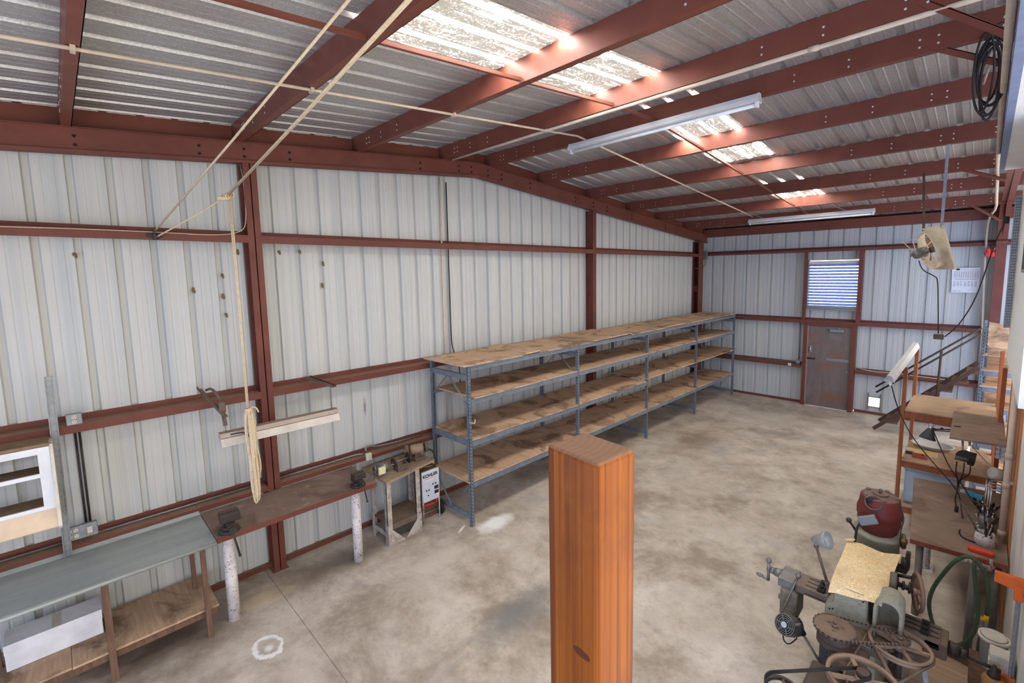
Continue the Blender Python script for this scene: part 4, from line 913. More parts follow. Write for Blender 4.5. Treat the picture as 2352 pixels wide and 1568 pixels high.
for k in range(3):
    a0 = k*2*math.pi/3+.6; w = MB(); vs = []; S_ = 7
    for i in range(S_+1):
        r = .04+.185*i/S_; hw = .25+.5*math.sin(math.pi*min(1,.25+i/S_*.75))
        for e in (-1,0,1):
            a = a0+e*hw*.75; vs.append(fr(math.cos(a)*r, math.sin(a)*r, .05+e*.032*(1-.3*i/S_)))
    vs2 = [v+nn*.003 for v in vs]; m_ = len(vs); fs = []
    for i in range(S_):
        for e in range(2):
            q = (i*3+e, i*3+e+1, i*3+e+4, i*3+e+3); fs.append(q); fs.append(tuple(m_+x for x in q[::-1]))
    w.add(vs+vs2, fs, True); w.build('blade', bm_, ft)
w = MB(); w.cyl(fr(0,0,.02), fr(0,0,.09), .04); w.build('hub', M['iron'], ft)
w = MB(); w.lathe([(0,.12),(.06,.12),(.07,.135),(.07,.25),(.06,.275),(.03,.29),(0,.29)], cpt, nn, 20); w.cyl(fr(0,0,.28), fr(0,0,.31), .02); w.build('motor', M['greysteel'], ft)
w = MB()
for a in (.5,2.2,3.7,5.4):
    w.beam(fr(math.cos(a)*.255,math.sin(a)*.255,.11), fr(math.cos(a)*.06,math.sin(a)*.06,.2), .014, .006)
for s_ in (-1,1): w.beam(fr(s_*.17,-.2,.10), fr(s_*.17,-.2,.30), .012,.006); w.beam(fr(s_*.17,-.2,.30), fr(s_*.05,-.05,.26), .012,.006)
w.build('motor_bracket', cream, ft)
tR = fr(-.27,-.27,0); tL = fr(.27,-.27,0)
tops = Vector((5.575,8.025,zpur(8.02)+.05)), Vector((5.23,9.56,zpur(9.55)+.05))
for p, q, m_ in ((tR, tops[0], M['galv']), (tL, tops[1], M['iron'])):
    w = MB(); w.beam(p, p*.5+q*.5+Vector((0,0,-.01)), .032, .003, (0,1,0)); w.beam(p*.5+q*.5+Vector((0,0,-.01)), q, .032, .003, (0,1,0)); w.build('strap', m_, ft)
w = MB(); p0 = fr(0,.1,.24); w.tube([p0, fr(.05,.24,.22), fr(.0,.36,.12), ay(2154,640,8.4), ay(2155,700,8.4), ay(2155,766,8.4)], .007, 6, smooth_it=2); w.build('power_cord', M['blackcord'], ft)
jb = ay(2156,773,8.4)
w = MB(); w.bbox(jb.x-.055,jb.x+.055,jb.y-.03,jb.y+.03,jb.z-.035,jb.z+.035,.008); solo('socket_box', w, M['iron'], 'brown socket box dangling on the cord below the fan', 'outlet')
w = MB(); w.tube([ay(2170,773,8.38), ay(2200,750,8.3), ay(2240,690,8.2), ay(2266,615,8.0), ay(2290,545,7.85), ay(2308,512,7.75)], .007, 6, smooth_it=2); e_ = ay(2312,503,7.72); w.cyl(e_-Vector((0,0,.05)), e_+Vector((0,0,.03)), .024)
solo('extension_cord', w, M['blackcord'], 'cord swooping from the dangling socket box up to the slotted upright', 'cord')

# chart, red hoist and small boxes on the far wall
ch = thing('wall_chart', 'faded printed chart card pinned to the far wall right of the fan', 'chart', (5.7,13.9,3.04))
w = MB(); w.hexa([(5.49,13.885,3.04),(5.93,13.885,3.04),(5.93,13.89,3.04),(5.49,13.89,3.04),(5.475,13.885,3.575),(5.93,13.885,3.585),(5.93,13.89,3.585),(5.475,13.89,3.575)]); w.build('card', M['white'], ch)
faint = mat('faded print', srgb(150,138,140), .7); w = MB(); rnd = random.Random(2)
for blk, (z0, rows) in enumerate(((3.50,9),(3.285,7))):
    for r in range(rows):
        for c in range(7 if blk else 11):
            x0 = 5.515+c*(.40/(7 if blk else 11)); w.box(x0, x0+rnd.uniform(.018,.03 if not blk else .045), 13.8835, 13.885, z0-r*.016-.008, z0-r*.016)
for z in (3.325,3.34,3.535): w.box(5.53,5.88,13.8835,13.885,z,z+.006)
w.box(5.51,5.58,13.8835,13.885,3.07,3.078); w.box(5.60,5.66,13.8835,13.885,3.07,3.078)
o = w.build('printing', faint, ch); o['kind'] = 'stuff'
w = MB(); w.box(5.545,5.60,13.883,13.885,3.53,3.565); w.build('corner_mark', ink, ch)
rt = thing('red_vise', 'small red clamp tool hanging on the far wall beside the tapered column', 'tool', (6.05,13.6,3.78))
w = MB(); w.bbox(5.98,6.12,13.52,13.60,3.80,3.90,.015); w.bbox(6.0,6.05,13.50,13.58,3.88,3.97,.012); w.beam((6.06,13.55,3.88),(6.12,13.55,3.98),.03,.03); w.build('body', redp, rt)
w = MB(); w.tube([(5.96,13.54,3.9),(5.98,13.52,3.82),(6.02,13.52,3.80)],.008,6,smooth_it=1); w.bbox(5.965,6.03,13.51,13.57,3.93,3.99,.01); w.cyl((6.05,13.6,3.95),(6.05,13.72,4.05),.01); w.build('handle', M['iron'], rt)
w = MB(); w.bbox(2.32,2.40,YB-.03,YB,1.01,1.085,.006); solo('junction_box', w, M['offwhite'], 'cream junction box on the low rail left of the door, lower of two', 'box')
w = MB(); w.bbox(2.50,2.60,YB+.02,YB+.07,1.085,1.19,.006); w.cyl((2.55,YB+.1,1.19),(2.55,YB+.1,2.18),.013); solo('junction_box', w, M['galv'], 'grey box with upright conduit on the low rail beside the left door jamb', 'box')
w = MB(); w.tube([(-.1,YB+.09,1.10),(2.0,YB+.09,1.10),(2.45,YB+.07,1.12),(2.5,YB+.06,1.13)],.011,6); solo('conduit', w, M['galv'], 'thin conduit lying on the low far rail from the rack to the door', 'pipe')
w = MB(); w.tube([(3.86,YB+.05,1.14),(4.2,YB+.03,1.09),(4.6,YB+.06,1.12),(5.0,YB+.02,1.10),(5.9,YB+.06,1.09)],.009,6,smooth_it=2); solo('pale_cable', w, M['offwhite'], 'loose pale cable lying on the low far rail right of the door', 'cable')

# ------------------------------------------------------------------ metal stair along the far wall
sr = thing('stair', 'brown metal stair with pipe handrails rising beside the far wall', 'stair', (5.2,13.1,0))
def strip_(y, xs): return [Vector((x,y,z)) for x,z in xs]
brn = mat('brown stair steel', srgb(78,58,48), .6, .1, .15, 8, .4, srgb(50,38,32), 6)
for y in (12.55,13.3):
    w = MB(); w.beam((4.43,y,.03),(6.02,y,1.62),.03,.075); w.build('stringer', brn, sr)
for k in range(7):
    x = 4.60+k*.21; z = .2+k*.214; w = MB(); w.box(x,x+.24,12.57,13.285,z,z+.03); w.build('tread', M['oldwood'], sr)
for y in (12.55,):
    w = MB(); w.tube([(4.42,y,.98),(6.03,y,2.42)], .019); w.build('handrail', M['darkiron'], sr)
    w = MB(); w.tube([(4.44,y,.86),(6.03,y,2.30)], .019); w.build('handrail', M['darkiron'], sr)
    w = MB(); w.tube([(5.45,y,.95),(5.47,y,1.9)], .02); w.build('rail_post', brn, sr)
# bolted rack tower behind the wooden shelves
tw = thing('rack_tower', 'blue grey rack end with old boards at the head of the stair', 'shelving', (6.25,9.6,0))
for x, y in ((6.04,9.5),(6.075,9.72),(6.42,9.5),(6.42,11.0),(6.05,11.0)):
    w = MB(); w.box(x,x+.045,y,y+.004,0,2.70); w.box(x,x+.004,y,y+.05,0,2.70); w.m(1)
    for k in range(24): w.box(x+.018,x+.026,y-.0007,y,1.45+k*.0508,1.476+k*.0508)
    w.build('post', [M['rack'], hole], tw)
for z in (2.0,1.76,1.45,.9,.3):
    w = MB(); w.box(6.08,6.42,9.5,9.505,z,z+.07); w.build('shelf_beam', M['rack'], tw)
    w = MB(); w.box(6.06,6.45,9.49,11.0,z+.072,z+.09); w.build('shelf_board', M['board'], tw)
w = MB(); w.box(6.06,6.45,9.49,11.0,2.30,2.318); w.build('shelf_board', M['board'], tw)
w = MB(); w.hexa([(6.10,9.1,2.50),(6.31,9.1,2.45),(6.31,9.12,2.45),(6.10,9.12,2.50),(6.10,9.48,2.80),(6.31,9.48,2.76),(6.31,9.50,2.76),(6.10,9.50,2.80)]); w.box(6.11,6.30,9.11,9.14,2.36,2.47); w.build('leaning_board', M['board'], tw)

# ------------------------------------------------------------------ orange timber shelves
ws = thing('timber_shelves', 'open shelves of orange stained timber with dusty plywood tops by the right wall', 'shelving', (5.8,8.5,0))
for x0, y0, zt in ((5.30,8.0,2.25),(5.33,9.0,2.38),(6.245,8.0,2.37),(6.235,8.95,2.45)):
    w = MB(); w.bbox(x0,x0+.042,y0,y0+.085,0,zt,.004); w.build('post', M['orangewood'], ws)
for z, nm in ((1.655,'shelf_top'),(.955,'shelf_middle'),(.30,'shelf_lower')):
    w = MB(); w.box(5.345,6.24,7.99,9.12,z,z+.018); w.build('shelf', M['ply'], ws)
    w = MB(); w.box(5.343,6.244,8.01,8.05,z-.095,z-.001); w.build('apron', M['orangewood'], ws)
    w = MB(); w.box(5.343,6.244,9.05,9.09,z-.095,z-.001); w.build('apron', M['orangewood'], ws)
strip_light(az(2042,876,2.18), Vector((5.325,9.0,2.41)), 'cream strip light resting on top of the orange timber posts', .11, .07)
w = MB(); q = [(5.845,6.93),(6.30,6.97),(6.30,8.25),(5.83,8.25)]; w.hexa([(x,y,1.676) for x,y in q]+[(x,y,1.694) for x,y in q]); solo('loose_board', w, M['plydark'], 'dark dusty board lying on the timber shelves and reaching towards the camera', 'board')
w = MB(); w.lathe([(.0,0),(.19,0),(.225,.045),(.245,.05),(.245,.058),(.215,.055),(.185,.012),(0,.012)], (5.62,8.78,.975), n=30); w.xf(Matrix.Translation((5.62,8.78,0)) @ Matrix.Diagonal((1.0,.75,1,1)) @ Matrix.Translation((-5.62,-8.78,0)))
solo('white_tray', w, M['white'], 'oval white tray at the back of the middle timber shelf', 'tray')
w = MB()
for i in range(9):
    for j in range(5): w.bbox(5.36+i*.036+(j%2)*.01, 5.388+i*.036+(j%2)*.01, 8.33+j*.048, 8.365+j*.048, .978, .984, .002)
w.box(5.35,5.70,8.315,8.58,.9735,.978); solo('ribbed_mat', w, mat('yellowed plastic', srgb(214,190,138), .6), 'yellowed chequered mat on the middle timber shelf', 'mat')
w = MB(); w.bbox(5.44,5.60,8.17,8.26,.974,1.02,.006); w.m(1); w.cyl((5.555,8.2,1.02),(5.555,8.2,1.028),.014); solo('red_box', w, [mat('brick red box', srgb(164,78,60), .6), ink], 'brick red box on the front edge of the middle timber shelf', 'box')
w = MB(); w.bbox(5.36,5.45,8.27,8.31,.974,1.012,.004); solo('blue_box', w, mat('navy card', srgb(44,66,104), .6), 'navy blue box peeping out behind the red box', 'box')
w = MB(); w.bbox(5.38,6.0,8.12,8.62,.32,.80,.03); w.bbox(5.37,6.01,8.11,8.63,.80,.83,.01); solo('storage_bin', w, mat('pale blue plastic', srgb(176,194,206), .45), 'pale blue plastic bin under the middle timber shelf', 'bin')
dl = thing('desk_lamp', 'dark conical desk lamp clamped to the left edge of the dark board', 'lamp', (5.65,7.4,1.4))
tp = ay(2137,984,7.3); bt_ = tp+Vector((-.02,-.02,-.12)); dd = (bt_-tp).normalized()
w = MB(); w.lathe([(.022,0),(.03,.01),(.085,.13),(.083,.131),(.028,.014),(.02,.003)], tp, dd, 24, cap=False); w.build('shade', mat('dark grey enamel', srgb(84,80,80), .4), dl)
w = MB(); w.cyl(tp-dd*.035, tp+dd*.01, .022, n=14); w.tube([tp-dd*.03+Vector((.025*math.cos(i*math.pi/5),0,.03*math.sin(i*math.pi/5))) for i in range(6)], .004, 6); w.build('socket', M['chrome'], dl)
e_ = Vector((5.86,7.45,1.665))
w = MB(); w.cyl(tp+Vector((.03,0,.0)), e_+Vector((-.02,0,-.02)), .008); w.cyl(tp+Vector((.03,.02,-.02)), e_+Vector((-.02,.02,-.05)), .006); w.sphere(tp+Vector((.035,.01,-.005)), .02); w.sphere((tp+e_)/2, .016); w.build('arm', M['darkiron'], dl)
w = MB(); w.box(e_.x-.02,e_.x+.04,e_.y-.02,e_.y+.03,1.645,1.674); w.tube([e_+Vector((.0,0,.03)), e_+Vector((.05,0,.035)), e_+Vector((.06,.02,.03))], .008); w.build('clamp', M['darkiron'], dl)
rg = thing('work_light', 'black and grey half round work light hanging under the dark board', 'light', (5.98,7.0,1.4))
c = Vector((5.985,6.98,1.475))
def bent(w, ang): T = Matrix.Translation(c) @ Matrix.Rotation(ang,4,'Y') @ Matrix.Rotation(R(-30),4,'X') @ Matrix.Translation(-c); return w.xf(T)
w = MB(); w.prism([(.08*math.cos(a),.08*math.sin(a)) for a in [math.pi*i/10 for i in range(11)]], c+Vector((0,-.09,-.02)), (1,0,0), (0,0,1), (0,.22,0), True); bent(w, .1).build('hood', M['greysteel'], rg)
w = MB(); w.prism([(.083*math.cos(a),.083*math.sin(a)) for a in [math.pi*i/10 for i in range(11)]], c+Vector((0,-.1,-.02)), (1,0,0), (0,0,1), (0,.012,0), True); w.box(c.x+.03,c.x+.085,c.y-.09,c.y+.13,c.z-.04,c.z+.06); bent(w, .1).build('end_plate', M['black'], rg)
w = MB(); w.beam(c+Vector((.02,.03,.05)), (6.02,7.08,1.674), .02, .004); w.beam(c+Vector((-.02,.06,.05)), (5.95,7.1,1.674), .02, .004); w.build('hanger', M['chrome'], rg)
w = MB()
for k, (dx, zz) in enumerate(((-.06,1.16),(.0,1.14),(.05,1.18))):
    w.tube([c+Vector((dx,-.09,-.03)), c+Vector((dx*1.1,-.1,-.15)), Vector((5.955+dx*.2,6.95,zz+.05)), Vector((5.95,6.95,1.12))], .007, 6, smooth_it=2)
w.tube([Vector((5.95,6.95,1.12)), ay(2193,1145,6.9), ay(2196,1160,6.9)], .007, 6, smooth_it=1); pp = ay(2197,1168,6.9); w.cyl(pp+Vector((0,0,.03)), pp-Vector((0,0,.03)), .018); w.build('power_cord', M['blackcord'], rg)
w = MB(); w.tube([az(2048,886,2.15), ay(2062,940,7.5), ay(2095,1005,7.4), ay(2150,1070,7.2), ay(2192,1116,7.0), ay(2205,1140,6.95), ay(2210,1185,6.8), ay(2216,1205,6.7), az(2199,1222,.862), az(2215,1236,.86), az(2240,1246,.86)], .0065, 6, smooth_it=2); solo('lamp_cord', w, M['blackcord'], 'thin dark cord sweeping from the strip light down to the brown table', 'cord')
w = MB(); w.tube([tp+Vector((.02,0,0)), ay(2165,1040,7.2), ay(2185,1080,7.1), ay(2215,1120,7.0), ay(2232,1150,6.95), ay(2245,1165,6.95)], .006, 6, smooth_it=2); solo('lamp_cord', w, M['blackcord'], 'dark cord dropping from the desk lamp towards the tool pots', 'cord')

# ------------------------------------------------------------------ brown table, pots of tools
bt2 = thing('brown_table', 'heavy brown topped table with pipe legs against the right wall', 'table', (5.95,6.8,0))
q = [(5.64,5.90),(6.345,5.955),(6.345,7.85),(5.51,7.72)]
w = MB(); w.hexa([(x,y,.812) for x,y in q]+[(x,y,.85) for x,y in q]); w.build('table_top', M['bench'], bt2)
w = MB(); w.beam((5.64,5.893,.828),(6.345,5.948,.828),.012,.045); w.build('edge_strip', mat('brick red edge', srgb(132,76,64), .6, 0, .2, 12), bt2)
w = MB(); w.cyl((5.715,6.0,0),(5.715,6.0,.811),.032,n=18); w.build('leg', M['greysteel'], bt2)
w = MB(); w.cyl((5.715,7.05,0.01),(5.715,7.05,.811),.05,n=20); w.box(5.63,5.80,6.97,7.13,0,.012); o = w.build('leg', M['whitepipe'], bt2); o['label'] = 'flaking white pipe leg with a base plate'
w = MB(); w.cyl((6.28,6.05,0),(6.28,6.05,.811),.032,n=18); w.build('leg', M['greysteel'], bt2)
w = MB(); w.cyl((6.28,7.6,0),(6.28,7.6,.811),.032,n=18); w.build('leg', M['greysteel'], bt2)
def toolpot(x, y, r, h, m, lab, n, col, seed, spread=.5, ln=(.1,.22)):
    t = thing('tool_pot', lab, 'pot', (x,y,.851)); rnd = random.Random(seed)
    w = MB(); w.lathe([(0,0),(r,0),(r*.82,h),(r*.76,h),(r*.9,.01),(0,.01)], (x,y,.851), n=12); w.build('pot', m, t)
    return t, rnd
t, rnd = toolpot(6.185,6.27,.085,.12, M['whitepipe'], 'grubby white faceted pot of bits at the near end of the brown table', 0, None, 4)
def bits(prefix, x, y, z, n, seed, spread, ln, where, m=None, rr=.006):
    rnd = random.Random(seed); kinds = [M['chrome'], M['darkiron'], M['iron']]
    for k in range(n):
        a = rnd.uniform(0,6.28); s_ = rnd.uniform(.1,spread); L_ = rnd.uniform(*ln)*.78; bx = x+.03*math.cos(a); by = y+.03*math.sin(a)
        p = Vector((bx,by,z)); q_ = p+Vector((math.cos(a)*s_-.05,math.sin(a)*s_-.2,1)).normalized()*L_
        w = MB(); w.cyl(p, q_, rr*rnd.uniform(.6,1.4), n=7); w.cyl(q_, q_+(q_-p).normalized()*.03, rr*1.6, rr*.7, n=7)
        solo('drill_bit', w, m or kinds[k%3], where, 'drill bit', where)
bits('a', 6.185,6.27,.87,11,21,.55,(.12,.24),'worn steel bit standing in the grimy white pot')
t, rnd = toolpot(6.19,6.62,.065,.16, M['galv'], 'grey can of bits standing behind the grimy white pot', 0, None, 5)
bits('b', 6.19,6.62,.87,12,31,.5,(.18,.30),'worn steel bit standing in the grey can')
t, rnd = toolpot(6.19,6.98,.065,.14, M['iron'], 'brown tin of dark bits farthest along the brown table', 0, None, 6)
bits('c', 6.19,6.98,.87,16,41,.7,(.14,.25),'dark bit standing in the brown tin', M['darkiron'], .007)
w = MB(); w.cyl((6.16,6.30,.9),(5.97,6.42,1.19),.006,n=7); solo('rod', w, M['iron'], 'long thin rod leaning out of the grimy white pot', 'rod')
w = MB(); w.bbox(6.07,6.245,6.01,6.075,.851,.885,.006); solo('orange_case', w, mat('orange red plastic', srgb(228,72,52), .45), 'bright orange red case on the near edge of the brown table', 'case')
w = MB(); p, q_ = Vector((6.02,7.55,.875)), Vector((6.17,7.48,.875)); w.beam(p,q_,.05,.04); w.m(1); w.beam(p-(q_-p)*.3,p,.04,.035); solo('blue_tube', w, [mat('bright blue plastic', srgb(60,160,200), .4), M['offwhite']], 'bright blue tube at the far end of the brown table', 'tube')

# ------------------------------------------------------------------ pipe, hanging utensils and clamp on the right wall
w = MB(); w.tube([(6.305,6.42,.62),(6.305,6.42,2.50)], .028, 12)
for z in (.95,1.45,1.75): w.cyl((6.305,6.42,z-.03),(6.305,6.42,z+.03),.034)
w.box(6.30,6.355,6.40,6.44,1.47,1.5); solo('wall_pipe', w, M['pipe'], 'upright cream water pipe on the right wall behind the tool pots', 'pipe')
rl = MB(); rl.box(6.325,6.348,6.75,7.15,1.24,1.30); solo('hook_rail', rl, M['oldwood'], 'short wooden hook rail on the right wall with utensils', 'rail')
rnd = random.Random(9)
for k in range(9):
    y = 6.70+k*.05; x = 6.215-.018*(k%3); z1 = 1.26-.02*(k%2); L_ = rnd.uniform(.22,.34)
    w = MB(); w.cyl((x,y,z1),(x-.01,y,z1-L_),.006,n=7); w.sphere((x-.016,y,z1-L_-.025),.032,10,(.45,1,1)); w.tube([(x,y,z1),(x+.02,y,z1+.02),(6.335,y,z1+.0)],.004,6)
    solo('hanging_ladle', w, M['chrome'], 'bright ladle hanging on the right wall above the tool pots', 'ladle', 'ladles hanging on the right wall')
w = MB(); cc_ = Vector((6.25,7.0,1.36)); w.lathe([(0,0),(.05,0),(.065,.02),(.068,.13),(.064,.13),(.06,.02),(0,.012)], cc_+Vector((-.05,-.05,.02)), (.75,.55,-.3), 24); solo('white_cup', w, M['offwhite'], 'white cup hanging on its side above the ladles', 'cup')
for k in range(6):
    y = 7.12+.06*(k%2); z = 1.48+.055*(k//2); x = 6.29-.04*(k%2)
    w = MB(); w.lathe([(0,0),(.022,0),(.026,.015),(.02,.028),(.026,.04),(.018,.05),(0,.05)], (x,y,z), n=14); w.cyl((x,y,z+.02),(6.348,y,z+.02),.005)
    solo('ceramic_knob', w, M['white'], 'white ceramic knob on the right wall above the hanging cup', 'knob', 'ceramic knobs on the right wall')
w = MB(); w.tube([(6.29,6.95,1.3),(6.2,7.0,1.42),(6.0,7.05,1.64)],.006,6,smooth_it=1); solo('wire', w, M['pipe'], 'thin pale rod from the hanging cup up to the dark board', 'wire')
pp_ = MB(); pp_.cyl((6.118,5.6,0),(6.126,5.6,.90),.034,n=18); solo('pipe_post', pp_, M['greysteel'], 'grey pipe post in front of the brown table holding the green hose', 'post')
tp_ = MB(); a_, b2 = ay(2205,1283,5.62), ay(2275,1306,5.8); tp_.cyl(a_, b2, .017); tp_.cyl(b2, (6.305,6.42,.66), .017)
for f_ in (.15,.3,.5,.7,.9): tp_.cyl(a_.lerp(b2,f_)-(b2-a_).normalized()*.012, a_.lerp(b2,f_)+(b2-a_).normalized()*.012, .025)
tp_.cyl(b2+Vector((0,0,-.02)), b2+Vector((0,0,.09)), .012); solo('hose_tap', tp_, M['stain'], 'rusty pipe fittings and tap above the green hose', 'tap')
hp = [(2206,1282),(2190,1290),(2165,1318),(2142,1350),(2132,1382),(2138,1420),(2150,1450),(2170,1472),(2192,1483),(2215,1478),(2236,1456),(2246,1420),(2246,1380),(2240,1340),(2236,1300),(2240,1292)]
w = MB(); w.tube([ay(px,py,5.48) for px,py in hp], .0165, 8, smooth_it=2); w.tube([ay(px,py,5.50) for px,py in [(2206,1282),(2222,1276),(2244,1286),(2262,1312),(2270,1345),(2271,1380),(2266,1412)]], .0165, 8, smooth_it=2)
hs_ = thing('garden_hose', 'green hose looped over the grey pipe post', 'hose', (5.95,5.5,.1)); w.build('hose', mat('green rubber', srgb(74,94,72), .55, 0, .12, 9), hs_)
e_ = ay(2266,1412,5.5); w = MB(); w.cyl(e_, e_+Vector((-.0,0,-.06)), .018); w.bbox(e_.x-.075,e_.x-.01,e_.y-.015,e_.y+.015,e_.z-.06,e_.z-.03,.006); w.build('nozzle_valve', mat('yellow handle', srgb(228,178,48), .5), hs_)
w = MB(); w.cyl(e_+Vector((0,0,-.06)), e_+Vector((0,0,-.16)), .016); w.build('brass_end', M['galv'], hs_)
w = MB(); w.tube([ay(2262,1450,5.5), ay(2250,1462,5.45), ay(2244,1490,5.3), ay(2246,1530,5.2), ay(2255,1555,5.1), ay(2262,1548,5.1)], .010, 6, smooth_it=2); solo('black_cable', w, M['blackcord'], 'black cable hanging down below the green hose near the floor', 'cable')
oc_ = thing('bar_clamp', 'bright orange bar clamp hanging on the right wall in the near corner', 'clamp', (6.3,4.5,.6))
org = mat('bright orange enamel', srgb(212,104,44), .4, 0, .06, 8, .2, srgb(120,60,30), 8)
w = MB(); a_ = Vector((6.205,4.47,1.47)); w.hexa([a_+Vector(v) for v in ((0,-.02,-.065),(.15,-.02,-.095),(.15,.02,-.095),(0,.02,-.065),(0,-.02,0),(.15,-.02,0),(.15,.02,0),(0,.02,0))]); w.bbox(6.305,6.352,4.44,4.50,1.31,1.42,.008); w.build('jaw', org, oc_)
w = MB(); w.box(6.318,6.332,4.455,4.485,.55,1.45); w.box(6.335,6.345,4.465,4.475,.55,1.33); w.build('bar', M['galv'], oc_)
w = MB(); w.hexa([a_+Vector(v) for v in ((.02,-.02,-.80),(.15,-.02,-.80),(.15,.02,-.80),(.02,.02,-.80),(.02,-.02,-.74),(.15,-.02,-.74),(.15,.02,-.74),(.02,.02,-.74))]); w.build('jaw', org, oc_)
# wall ledge with the white tub, white box and brown jar, lower right corner
w = MB(); w.box(6.12,6.355,4.2,4.85,.56,.585); w.box(6.30,6.355,4.3,4.33,.35,.56); w.box(6.30,6.355,4.7,4.73,.35,.56); solo('wall_ledge', w, M['oldwood'], 'rough ledge on the right wall under the white tub', 'shelf')
w = MB(); w.lathe([(0,0),(.07,0),(.078,.22),(.09,.225),(.09,.25),(.075,.25),(.07,.02),(0,.015)], (6.245,4.72,.586), n=26); w.sphere((6.245,4.72,.84),.075,16,(1,1,.12)); solo('white_tub', w, M['offwhite'], 'grubby white lidded tub in the lower right corner', 'tub')
w = MB()
w.bbox(6.22,6.34,4.48,4.60,.586,.84,.006)
for k in range(4): w.box(6.217,6.343,4.477,4.60,.62+k*.055,.628+k*.055)
for k in range(4): w.box(6.225+k*.034,6.232+k*.034,4.476,4.48,.6,.83)
solo('ribbed_box', w, M['offwhite'], 'grimy white ribbed box in front of the white tub', 'box')
jr = thing('brown_jar', 'brown jar with a dark cone top in the lower right corner', 'jar', (6.245,4.38,.586))
w = MB(); w.lathe([(0,0),(.06,0),(.062,.12),(.05,.15),(.035,.155)], (6.245,4.38,.586), n=24); w.build('body', mat('amber grease', srgb(156,112,62), .45, 0, .2, 8), jr)
w = MB(); w.lathe([(.036,.155),(.036,.175),(.02,.185),(.01,.24),(.0,.245)], (6.245,4.38,.586), n=18); w.build('cone_top', M['darkiron'], jr)
# ------------------------------------------------------------------ old milling machine with its belt and chain drive
ml = thing('milling_machine', 'old grey green horizontal milling machine under a paper sheet, with belts and chain drive', 'machine', (5.47,4.5,0))
CG, IR, DI = M['castgreen'], M['iron'], M['darkiron']
w = MB(); w.bbox(5.25,5.68,4.12,5.32,0,.10,.02); w.build('base', DI, ml)
w = MB(); w.prism([(5.30,.1),(5.62,.1),(5.60,.80),(5.33,.80)], (0,4.14,0), (1,0,0), (0,0,1), (0,1.1,0)); w.build('column', CG, ml)
w = MB(); w.bbox(5.28,5.40,3.90,4.13,.10,.80,.012); w.build('side_cabinet', mat('dark grey cabinet', srgb(70,70,72), .5, .1, .1, 8, .3, srgb(40,38,36), 8), ml)
# long table with T slots
w = MB(); w.bbox(5.0,5.955,4.31,4.52,.80,.87,.004); w.m(1)
for y in (4.355,4.415,4.475): w.box(5.07,5.95,y-.006,y+.006,.868,.8708)
w.box(5.07,5.955,4.3085,4.31,.815,.822); w.build('table', [mat('brown machined table', srgb(120,104,92), .5, .35, .12, 10, .3, srgb(84,66,56), 7), ink], ml)
for x0 in (5.16,5.84):
    w = MB(); w.box(x0,x0+.05,4.33,4.50,.8712,.89); w.cyl((x0+.025,4.38,.89),(x0+.025,4.38,.905),.014,n=10); w.cyl((x0+.025,4.45,.89),(x0+.025,4.45,.905),.014,n=10); w.build('clamp_block', M['black'], ml)
w = MB(); w.bbox(4.86,4.992,4.305,4.525,.79,.878,.010); w.cyl((4.80,4.42,.84),(4.865,4.42,.84),.034,.042,n=20); w.cyl((4.77,4.42,.84),(4.80,4.42,.84),.03,n=16); w.build('end_bracket', M['greysteel'], ml)
w = MB(); c = Vector((4.755,4.42,.84)); a1 = c+Vector((.0,-.03,.10)); a2 = c+Vector((.0,-.02,-.10)); w.cyl(c-Vector((.02,0,0)), c+Vector((.03,0,0)), .018); w.cyl(a1, a2, .012); w.sphere(a1, .026, 14); w.cyl(a2, a2+Vector((-.05,-.0,.012)), .011); w.sphere(a2+Vector((-.075,0,.02)), .022, 12, (1.5,.8,.8)); w.build('crank_handle', M['greysteel'], ml)
w = MB(); w.bbox(4.89,5.03,4.27,4.50,.54,.80,.02); w.bbox(4.91,5.01,4.22,4.28,.50,.62,.02); w.cyl((4.86,4.36,.66),(4.92,4.36,.66),.022,n=14); w.build('feed_box', mat('chipped casting', srgb(128,118,98), .55, .1, .1, 7, .85, srgb(52,46,42), 6), ml)
w = MB(); w.tube([(5.01,4.33,.92),(4.99,4.27,.84),(4.93,4.20,.62)], .009, 8); w.sphere((5.015,4.335,.94),.024,12); w.build('feed_lever', M['greysteel'], ml)
w = MB(); w.bbox(5.86,6.0,4.31,4.53,.74,.86,.012); w.build('end_bracket', IR, ml)
w = MB(); w.cyl((6.0,4.42,.80),(6.06,4.42,.79),.05,.045,n=20); w.cyl((6.06,4.42,.79),(6.10,4.42,.785),.034,n=16); w.cyl((6.10,4.42,.785),(6.28,4.42,.77),.014,n=10); w.build('feed_screw', DI, ml)
w = MB(); w.bbox(5.26,5.66,4.36,4.50,.60,.80,.01); w.build('saddle', CG, ml)
# fan cooled motor hung on the front
mt = Vector((4.985,4.18,.55)); ma = Vector((-.18,-.72,.35)).normalized()
w = MB(); w.lathe([(0,-.13),(.07,-.13),(.088,-.11),(.088,-.035),(.09,-.03),(.09,.03),(.082,.045)], mt, ma, 28, cap=False)
w.m(1)
for i in range(24):
    a = 2*math.pi*i/24; t_ = Vector((0,0,1)); x_ = ma.cross(t_).normalized(); y_ = ma.cross(x_); p = mt-ma*.075+(x_*math.cos(a)+y_*math.sin(a))*.0885
    w.sphere(p, .007, 6, (1,1,1.3))
fm_ = w.build('motor', [M['greysteel'], M['black']], ml)
x_ = ma.cross(Vector((0,0,1))).normalized(); y_ = ma.cross(x_)
w = MB()
for r in (.034,.05,.066,.08): w.ring(mt+ma*.046, ma, r-.0035, r+.0035, .006, 28)
for i in range(6): a = i*math.pi/3; d_ = x_*math.cos(a)+y_*math.sin(a); w.beam(mt+ma*.049+d_*.028, mt+ma*.049+d_*.084, .008, .006, ma)
w.build('fan_grille', M['greysteel'], fm_)
